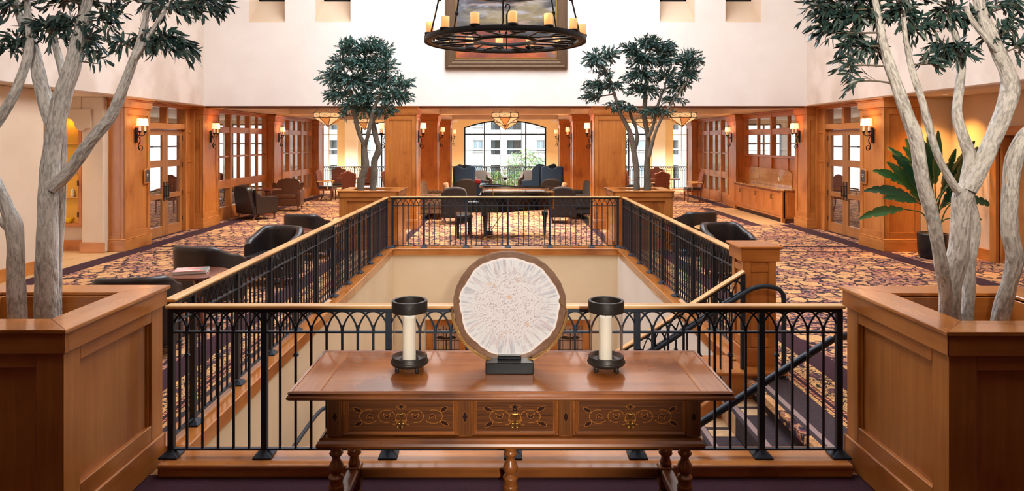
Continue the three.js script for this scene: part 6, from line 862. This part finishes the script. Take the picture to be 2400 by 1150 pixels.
// grand piano: keyboard to the left, tail to the right
{ const t = thing('grand_piano', 'black lacquered grand piano with its lid closed behind the far railing', 'piano', [-0.55, 0, -15.05]);
  const s = new THREE.Shape(); s.moveTo(0, -0.72); s.lineTo(0.35, -0.72); s.bezierCurveTo(0.75, -0.72, 0.82, -0.28, 1.15, -0.22); s.bezierCurveTo(1.5, -0.16, 1.68, 0.1, 1.66, 0.36); s.bezierCurveTo(1.64, 0.6, 1.5, 0.72, 1.3, 0.72); s.lineTo(0, 0.72); s.closePath();
  const ex = (sh, y0, y1, b = 0.006) => new THREE.ExtrudeGeometry(sh, { depth: y1 - y0 - 2 * b, bevelEnabled: true, bevelSize: b, bevelThickness: b, bevelOffset: -b, bevelSegments: 2, curveSegments: 24 }).rotateX(-Math.PI / 2).translate(0, y0 + b, 0);
  part('case', ex(s, 0.6, 0.97), M.lacquer, t); const lid = part('lid', ex(s, 0, 0.025).translate(0, 0, 0.72), M.lacquer, t, [0, 0.985, -0.72], [-0.12, 0, 0]); 
  part('lid_flap', mv(cb(0.34, 0.022, 1.42, 0.005), 0.3, 0.045, 0.72, 0, 0, -0.05), M.lacquer, lid); part('music_desk', mv(cb(0.02, 0.2, 0.75, 0.006), 0.04, 1.06, 0, 0, 0, 0.3), M.lacquer, t); part('lid_prop', bar([0.3, 0.95, 0.6], [0.28, 1.14, 0.62], 0.008), M.brass, t);
  part('key_slip', mv(cb(0.24, 0.1, 1.44, 0.008), -0.12, 0.65, 0), M.lacquer, t); for (const z of [-0.68, 0.68]) part('key_cheek', mv(cb(0.24, 0.16, 0.09, 0.01), -0.12, 0.75, z), M.lacquer, t);
  for (let i = 0; i < 52; i++) part('white_key', mv(cb(0.15, 0.02, 0.0225, 0.002), -0.13, 0.715, -0.61 + i * 0.0238), M.pageWhite, t); stuff(part('black_keys', merge(Array.from({ length: 51 }, (_, i) => i).filter(i => ![1, 4].includes(i % 7) ).map(i => mv(cb(0.09, 0.02, 0.01, 0.002), -0.09, 0.733, -0.598 + i * 0.0238))), M.black, t));
  part('fallboard', mv(cb(0.02, 0.18, 1.28, 0.005), -0.01, 0.82, 0), M.lacquer, t); 
  const leg = merge([mv(cb(0.13, 0.1, 0.13, 0.01), 0, 0.56, 0), lathe([[0.032, 0.08], [0.06, 0.5], [0.06, 0.52], [0, 0.52]], 4).rotateY(Math.PI / 4)]); for (const [x, z] of [[0.12, 0.58], [0.12, -0.55], [1.4, 0.35]]) { const l = part('leg', leg, M.lacquer, t, [x, 0, z]); part('caster', merge([lathe([[0, 0.04], [0.03, 0.04], [0.034, 0.08], [0, 0.085]], 12), new THREE.CylinderGeometry(0.03, 0.03, 0.02, 14).rotateX(Math.PI / 2).translate(0.012, 0.03, 0)]), M.brass, l); }
  part('pedal_lyre', merge([bar([0.2, 0.12, -0.06], [0.2, 0.6, -0.1], 0.014), bar([0.2, 0.12, 0.06], [0.2, 0.6, 0.1], 0.014), bar([0.2, 0.12, 0], [0.2, 0.6, 0], 0.008), mv(cb(0.16, 0.08, 0.24, 0.01), 0.2, 0.09, 0), bar([0.24, 0.14, 0], [0.55, 0.6, 0], 0.008)]), M.lacquer, t); for (const z of [-0.06, 0, 0.06]) part('pedal', mv(cb(0.12, 0.008, 0.024, 0.003), 0.09, 0.06, z), M.brass, t);
  const b = thing('piano_bench', 'black padded piano bench left of the piano', 'bench', [-0.92, 0, -15.1], 0.12); part('cushion', rb(0.36, 0.08, 0.7, 0.03, 3).translate(0, 0.47, 0), M.leather, b); part('frame', mv(cb(0.34, 0.09, 0.66, 0.006), 0, 0.39, 0), M.lacquer, b); for (const [x, z] of [[-.14, .3], [.14, .3], [-.14, -.3], [.14, -.3]]) part('leg', mv(cb(0.05, 0.36, 0.05, 0.006), x, 0.18, z), M.lacquer, b); }

// ================================================================ POTTED PLANT with broad torn leaves
{ const t = thing('potted_plant', 'tall bird of paradise plant with broad green leaves in a dark pot', 'plant', [7.7, 0, -12.3]), r = rng(91);
  part('pot', lathe([[0, 0], [0.2, 0], [0.235, 0.08], [0.25, 0.42], [0.245, 0.45], [0.22, 0.45], [0.215, 0.4], [0, 0.39]], 32), S({ color: 0x14161a, roughness: 0.3 }), t); part('soil', lathe([[0, 0.4], [0.214, 0.4], [0, 0.415]], 24), M.soil, t);
  const gm = [[0.03, 0.11, 0.035], [0.018, 0.075, 0.032], [0.05, 0.15, 0.04]].map(c => PH({ color: new THREE.Color().setRGB(...c), roughness: 0.35, clearcoat: 0.3, clearcoatRoughness: 0.2 })), stalk = S({ color: new THREE.Color().setRGB(0.05, 0.11, 0.04), roughness: 0.5 });
  const leaves = [[-0.02, 1.15, 0.1, 0.05, 1, 0.85, 0.2], [0.15, 1.1, 0.2, 0.5, 0.9, 0.8, 0.22], [-0.28, 1.15, 0.05, -0.15, 0.95, 0.75, 0.2], [0.26, 1.25, 0.1, 0.5, 0.75, 0.62, 0.2], [-0.55, 0.9, 0.25, -1.0, 0.28, 0.7, 0.17], [-0.62, 0.6, 0.15, -1.0, -0.1, 0.68, 0.16], [-0.35, 0.75, 0.1, -0.7, 0.2, 0.5, 0.15], [0.34, 0.85, 0.3, 0.8, -0.1, 0.45, 0.14], [0.34, 0.4, 0.3, 0.8, 0.1, 0.3, 0.1], [0.12, 0.75, 0.3, 0.55, 0.75, 0.75, 0.2], [0.0, 0.65, 0.28, 0.3, 0.55, 0.7, 0.18], [-0.4, 1.1, -0.1, -0.7, 0.45, 0.6, 0.17], [0.34, 1.15, 0.2, 0.8, 0.25, 0.4, 0.15]];
  for (let i = 0; i < 14; i++) { const a = r() * 6.28, e = 0.12 + r() * 0.2; leaves.push([Math.cos(a) * e, 0.7 + r() * 0.55, 0.12 + Math.sin(a) * e * 0.8, Math.cos(a) * (0.25 + r() * 0.4), 0.9, 0.6 + r() * 0.25, 0.17 + r() * 0.06]); }
  leaves.forEach(([x, y, z, dx, dy, L0, W0], k) => { const L = L0 * 1.12, W = W0 * 0.62; const b = V((r() - 0.5) * 0.12, 0.4, (r() - 0.5) * 0.12), e = V(x, 0.42 + y * 0.8, z), dir = V(dx, dy, (r() - 0.5) * 0.4).normalize(); part('stalk', tube([b, b.clone().lerp(e, 0.55).add(V(-x * 0.22, 0.12, 0)), e], 0.011, 14, 6), stalk, t);
    const pos = [], ix = [], n = 22, side = dir.clone().cross(V(0.25, 0.15, 1)).normalize(), nor = side.clone().cross(dir).normalize(); const c = e.clone(), d = dir.clone(); let row = 0;
    for (let i = 0; i <= n; i++) { const u = i / n, w = W * Math.pow(Math.sin(Math.PI * Math.min(1, u * 0.94 + 0.03)), 0.7) * (1 - 0.25 * u), tear = (i % 4 === 3 && r() > 0.35) ? 0.62 : 1; for (const [s, f] of [[-1, 1], [-0.5, 0.5], [0, 0], [0.5, 0.5], [1, 1]]) { const q = c.clone().addScaledVector(side, s * w * (f === 1 ? tear : 1)).addScaledVector(nor, f * w * 0.28); pos.push(Math.min(q.x, 0.76 + 0.004 * f), q.y, q.z); } c.addScaledVector(d, L / n); d.add(V(0, -0.055 * u, 0)).normalize(); row++; }
    for (let i = 0; i < n; i++) for (let j = 0; j < 4; j++) { const a = i * 5 + j; ix.push(a, a + 1, a + 5, a + 1, a + 6, a + 5); }
    const g = new THREE.BufferGeometry(); g.setAttribute('position', new THREE.Float32BufferAttribute(pos, 3)); g.setIndex(ix); g.computeVertexNormals(); part('leaf', g, gm[k % 3], t); }); }

// ================================================================ DISPLAY CABINET in the left alcove
{ const t = thing('display_cabinet', 'tall lit display cabinet with a wooden frame set in the alcove wall', 'cabinet', [-8.36, 0, -13.12]), w = 0.44, y0 = 0.5, y1 = 2.66, d = 0.05;
  part('back_panel', mv(cb(w, y1 - y0, 0.01, 0.001), 0, (y0 + y1) / 2, -0.02), S({ color: 0xd9a441, roughness: 0.8 }), t); for (const s of [-1, 1]) part('stile', mv(cb(0.07, y1 - y0, 0.09, 0.006), s * (w / 2), (y0 + y1) / 2, 0.015), M.maple, t); for (const y of [y0, y1]) part('rail', mv(cb(w + 0.07, 0.07, 0.092, 0.006, 'x'), 0, y, 0.015), M.maple, t);
  for (const y of [1.02, 1.55, 2.05]) part('shelf', mv(cb(w - 0.07, 0.015, 0.06, 0.003, 'x'), 0, y, 0.01), M.oak, t); for (const y of [0.7, 1.3, 1.9, 2.4]) part('hinge', mv(cb(0.02, 0.1, 0.03, 0.003), w / 2 - 0.03, y, 0.065), M.bronze, t);
  part('cabinet_lamp', mv(cb(0.3, 0.015, 0.02, 0.003), 0, y1 - 0.05, 0.03), S({ color: 0xffffff, emissive: 0xffd070, emissiveIntensity: 0.7 }), t); const l = new THREE.PointLight(0xffc050, 0.16, 4, 2); l.position.set(0, y1 - 0.2, 0.12); l.castShadow = true; t.add(l);
  const v = thing('display_bowl', 'yellow glazed bowl on the lowest level of the display cabinet', 'bowl', [-8.37, 0.536, -13.1]); part('body', lathe([[0, 0], [0.03, 0], [0.07, 0.06], [0.085, 0.1], [0.075, 0.1], [0.05, 0.04], [0, 0.02]], 24), S({ color: 0xf2c81e, roughness: 0.3 }), v);
  const f = thing('display_figure', 'small pale ornament on the middle shelf of the display cabinet', 'ornament', [-8.3, 1.028, -13.1]); part('body', lathe([[0, 0], [0.03, 0], [0.045, 0.05], [0.02, 0.1], [0.03, 0.14], [0, 0.17]], 16), S({ color: 0xd8d0b0, roughness: 0.4 }), f); }

// ================================================================ LOWER LEVEL seen through the well: art-glass cabinet wall and a low railing
{ const t = thing('art_glass_screen', 'wooden framed wall of leaded art glass panels on the lower level', 'screen', [0.05, -3.5, -13.1]), h = 2.2;
  const glassT = (n) => canvasTex(256, 768, (c, w, hh) => { c.fillStyle = '#b9927a'; c.fillRect(0, 0, w, hh); const g = rng(n); for (let i = 0; i < 40; i++) { c.fillStyle = ['#c9a48c', '#a8826c', '#b48a5c', '#9b7a70'][Math.floor(g() * 4)]; c.fillRect(g() * w, g() * hh, 30 + g() * 50, 20 + g() * 60); } c.strokeStyle = '#1c120e'; c.lineWidth = 5; for (let i = 0; i <= 5; i++) { c.beginPath(); c.moveTo(i * w / 5, 0); c.lineTo(i * w / 5, hh); c.stroke(); } for (let i = 0; i <= 9; i++) { c.beginPath(); c.moveTo(0, i * hh / 9); c.lineTo(w, i * hh / 9); c.stroke(); } c.lineWidth = 9; for (let i = 0; i < 3; i++) { const y = 120 + i * 210; c.beginPath(); c.moveTo(w / 2, y + 150); c.lineTo(w / 2, y - 60); c.stroke(); c.fillStyle = '#2a1812'; for (const s of [-1, 1]) { c.beginPath(); c.moveTo(w / 2, y + 30); c.quadraticCurveTo(w / 2 + s * 60, y - 10, w / 2 + s * 100, y + 26); c.quadraticCurveTo(w / 2 + s * 50, y + 50, w / 2, y + 40); c.fill(); c.beginPath(); c.ellipse(w / 2 + s * 70, y - 40, 24, 14, s * 0.5, 0, 7); c.fill(); } } });
  part('head', mv(cb(3.14, 0.14, 0.1, 0.005, 'x'), 0, h - 0.05, 0), M.maple, t); part('sill', mv(cb(3.14, 0.5, 0.1, 0.005, 'x'), 0, 0.3, 0), M.maple, t);
  [-1.5, -0.86, -0.45, 0.0, 0.45, 0.9, 1.5].forEach(x => part('post', mv(cb(0.13, h, 0.12, 0.005), x, h / 2, 0), M.maple, t));
  [[-1.18, 0.52], [-0.655, 0.29], [-0.225, 0.33], [0.225, 0.33], [0.675, 0.33], [1.2, 0.48]].forEach(([x, w], i) => { const pl = part('art_glass_panel', new THREE.PlaneGeometry(w, 1.56).translate(0, 0, 0), S({ map: glassT(i + 2), roughness: 0.3 }), t, [x, 1.35, 0]); part('ledge', mv(cb(w, 0.05, 0.05, 0.006, 'x'), 0, -0.74, 0.03), M.brass, pl); });
  const r = thing('lower_railing', 'dark lattice railing on the lower level, glimpsed below the console table', 'railing', [-0.5, -3.5, -10.4]); const g = []; for (let i = 0; i <= 24; i++) part('bar', mv(cb(0.016, 0.9, 0.016, 0.002), i * 0.1, 0.45, 0), M.iron, r); for (const y of [0.08, 0.45, 0.72, 0.9]) part('rail', mv(cb(2.42, 0.02, 0.03, 0.003, 'x'), 1.2, y, 0), M.iron, r);
  const b = thing('lower_bench', 'pale upholstered bench on the lower level, glimpsed below the console table', 'bench', [-0.7, -3.5, -11.5]); part('seat', rb(1.0, 0.16, 0.5, 0.05, 3).translate(0, 0.4, 0), S({ color: 0xcaa063, roughness: 0.9 }), b); for (const [x, z] of [[-.42, .18], [.42, .18], [-.42, -.18], [.42, -.18]]) part('leg', mv(cb(0.05, 0.33, 0.05, 0.004), x, 0.165, z), M.mahogany, b); }

// ================================================================ OUTSIDE: pale apartment block across the court, shrubs
struct('ground', box(-90, 90, -4.3, -4, -140, -33.4, 0.01, 'x'), S({ color: 0xb9b3a6, roughness: 1 })); struct('ground', box(-90, -13.1, -4.3, -4, -33.4, 20, 0.01, 'x'), S({ color: 0xc9c4ba, roughness: 1 })); struct('ground', box(13.1, 90, -4.3, -4, -33.4, 20, 0.01, 'x'), S({ color: 0xc9c4ba, roughness: 1 }));
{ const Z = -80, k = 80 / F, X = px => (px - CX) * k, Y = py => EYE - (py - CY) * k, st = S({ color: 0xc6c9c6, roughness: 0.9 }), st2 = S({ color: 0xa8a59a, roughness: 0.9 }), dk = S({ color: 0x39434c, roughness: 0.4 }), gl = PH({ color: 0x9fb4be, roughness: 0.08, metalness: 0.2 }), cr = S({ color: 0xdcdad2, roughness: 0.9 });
  const t = thing('apartment_building', 'pale stucco apartment block with balconies across the court, seen through the arched windows', 'building', [0, -4, Z]), y = v => v + 4;
  // facade built of full slabs around recessed bays
  const blk = (n, px0, px1, py0, py1, z0, z1, m) => part(n, mv(cb(X(px1) - X(px0), Y(py0) - Y(py1), z1 - z0, 0.02), (X(px0) + X(px1)) / 2, y((Y(py0) + Y(py1)) / 2), (z0 + z1) / 2), m, t);
  const wy = (a, b) => [a, b];
  const bays = [[770, 800, 1], [845, 868, 0], [905, 935, 1], [985, 1010, 0], [1040, 1062, 1], [1109, 1131, 0], [1151, 1172, 1], [1189, 1222, 1], [1258, 1276, 0], [1310, 1340, 1], [1380, 1402, 0], [1440, 1470, 1], [1495, 1525, 0], [1560, 1590, 1]];
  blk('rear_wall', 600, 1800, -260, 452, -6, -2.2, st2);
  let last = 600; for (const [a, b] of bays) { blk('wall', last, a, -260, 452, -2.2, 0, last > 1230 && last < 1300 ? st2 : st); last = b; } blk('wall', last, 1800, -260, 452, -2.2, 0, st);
  for (let f = -4; f < 3; f++) { const o = f * 58; for (const [a, b, bal] of bays) { const top = 328 + o, bot = bal ? 362 + o : 354 + o; blk('spandrel', a, b, bot, top + 58, -2.2, bal ? 0.05 : -0.05, bal ? cr : st); if (bal) { for (const yy of [bot - 11, bot - 6, bot - 1]) blk('balcony_bar', a, b, yy - 0.7, yy, -0.1, -0.02, dk); for (let q = 0; q < 6; q++) blk('baluster', lerp(a, b, (q + 0.5) / 6) - 0.3, lerp(a, b, (q + 0.5) / 6) + 0.3, bot - 11, bot, -0.08, -0.04, dk); blk('sliding_door', a + (b - a) * 0.05, a + (b - a) * 0.45, top, bot, -2.0, -1.9, gl); }
      else { blk('window_frame', a, b, top, bot, -0.4, -0.3, cr); for (const [p, q] of [[0.06, 0.47], [0.53, 0.94]]) blk('window', lerp(a, b, p), lerp(a, b, q), top + 2, bot - 2, -0.32, -0.26, gl); blk('sill', a - 2, b + 2, bot, bot + 2.5, -0.3, 0.15, cr); } } }
  blk('string_course', 600, 1800, 348, 351, -0.1, 0.18, cr); blk('string_course', 600, 1800, 232, 235, -0.1, 0.18, cr); blk('roof', 590, 1810, -275, -258, -7, 0.8, st2);
  for (const a of [1181, 1231]) blk('pilaster', a - 8, a + 8, -260, 452, -0.1, 0.5, cr);
}
{ const r = rng(131), lm = S({ color: 0xffffff, roughness: 0.7 }), lg = leafGeo(0.16, 0.07);
  const bush = (name, label, x, z, y0, rx, ry, n, col) => { const t = thing(name, label, 'shrub', [x, -4, z]), c = V(0, y0 + 4 + ry, 0), im = new THREE.InstancedMesh(lg, lm, n); part('stem', limb([[V(0, 0, 0), 0.09], [V(0.05, (y0 + 4) * 0.6, 0), 0.07], [V(0, y0 + 4 + ry, 0), 0.03]], 7, 4), M.twig, t);
    for (let i = 0; i < n; i++) { let e; do e = V(r() * 2 - 1, r() * 2 - 1, r() * 2 - 1); while (e.lengthSq() > 1); const m = new THREE.Matrix4().makeRotationFromEuler(new THREE.Euler(r() * 6, r() * 6, r() * 6)); m.scale(V(1, 1, 1).multiplyScalar(0.7 + r() * 0.7)); m.setPosition(c.x + e.x * rx, c.y + e.y * ry, e.z * rx); im.setMatrixAt(i, m); im.setColorAt(i, new THREE.Color().setRGB(col[0] * (0.6 + r() * 0.8), col[1] * (0.6 + r() * 0.8), col[2] * (0.6 + r() * 0.6))); } im.name = 'foliage'; stuff(im); t.add(im); };
  bush('loose_tree', 'loose pale green tree outside the middle arched window', 1.3, -44, -1.4, 1.5, 1.5, 1700, [0.3, 0.4, 0.2]); bush('round_shrub', 'round clipped shrub outside the middle arched window, left one', -0.7, -42, -1.6, 0.8, 0.95, 1400, [0.2, 0.3, 0.1]); bush('round_shrub', 'round clipped shrub outside the middle arched window, right one', 0.9, -41, -1.5, 0.9, 0.9, 1400, [0.22, 0.32, 0.1]);
  bush('round_shrub', 'low shrub outside the right arched window', 6.5, -42, -2.2, 1.0, 1.0, 900, [0.2, 0.3, 0.1]); bush('round_shrub', 'low shrub outside the left arched window', -6.2, -42, -2.2, 1.0, 1.0, 900, [0.2, 0.3, 0.1]); }

scene.traverse(o => { if (o.isMesh) { o.castShadow = true; o.receiveShadow = true; } });
renderer.render(scene, camera);
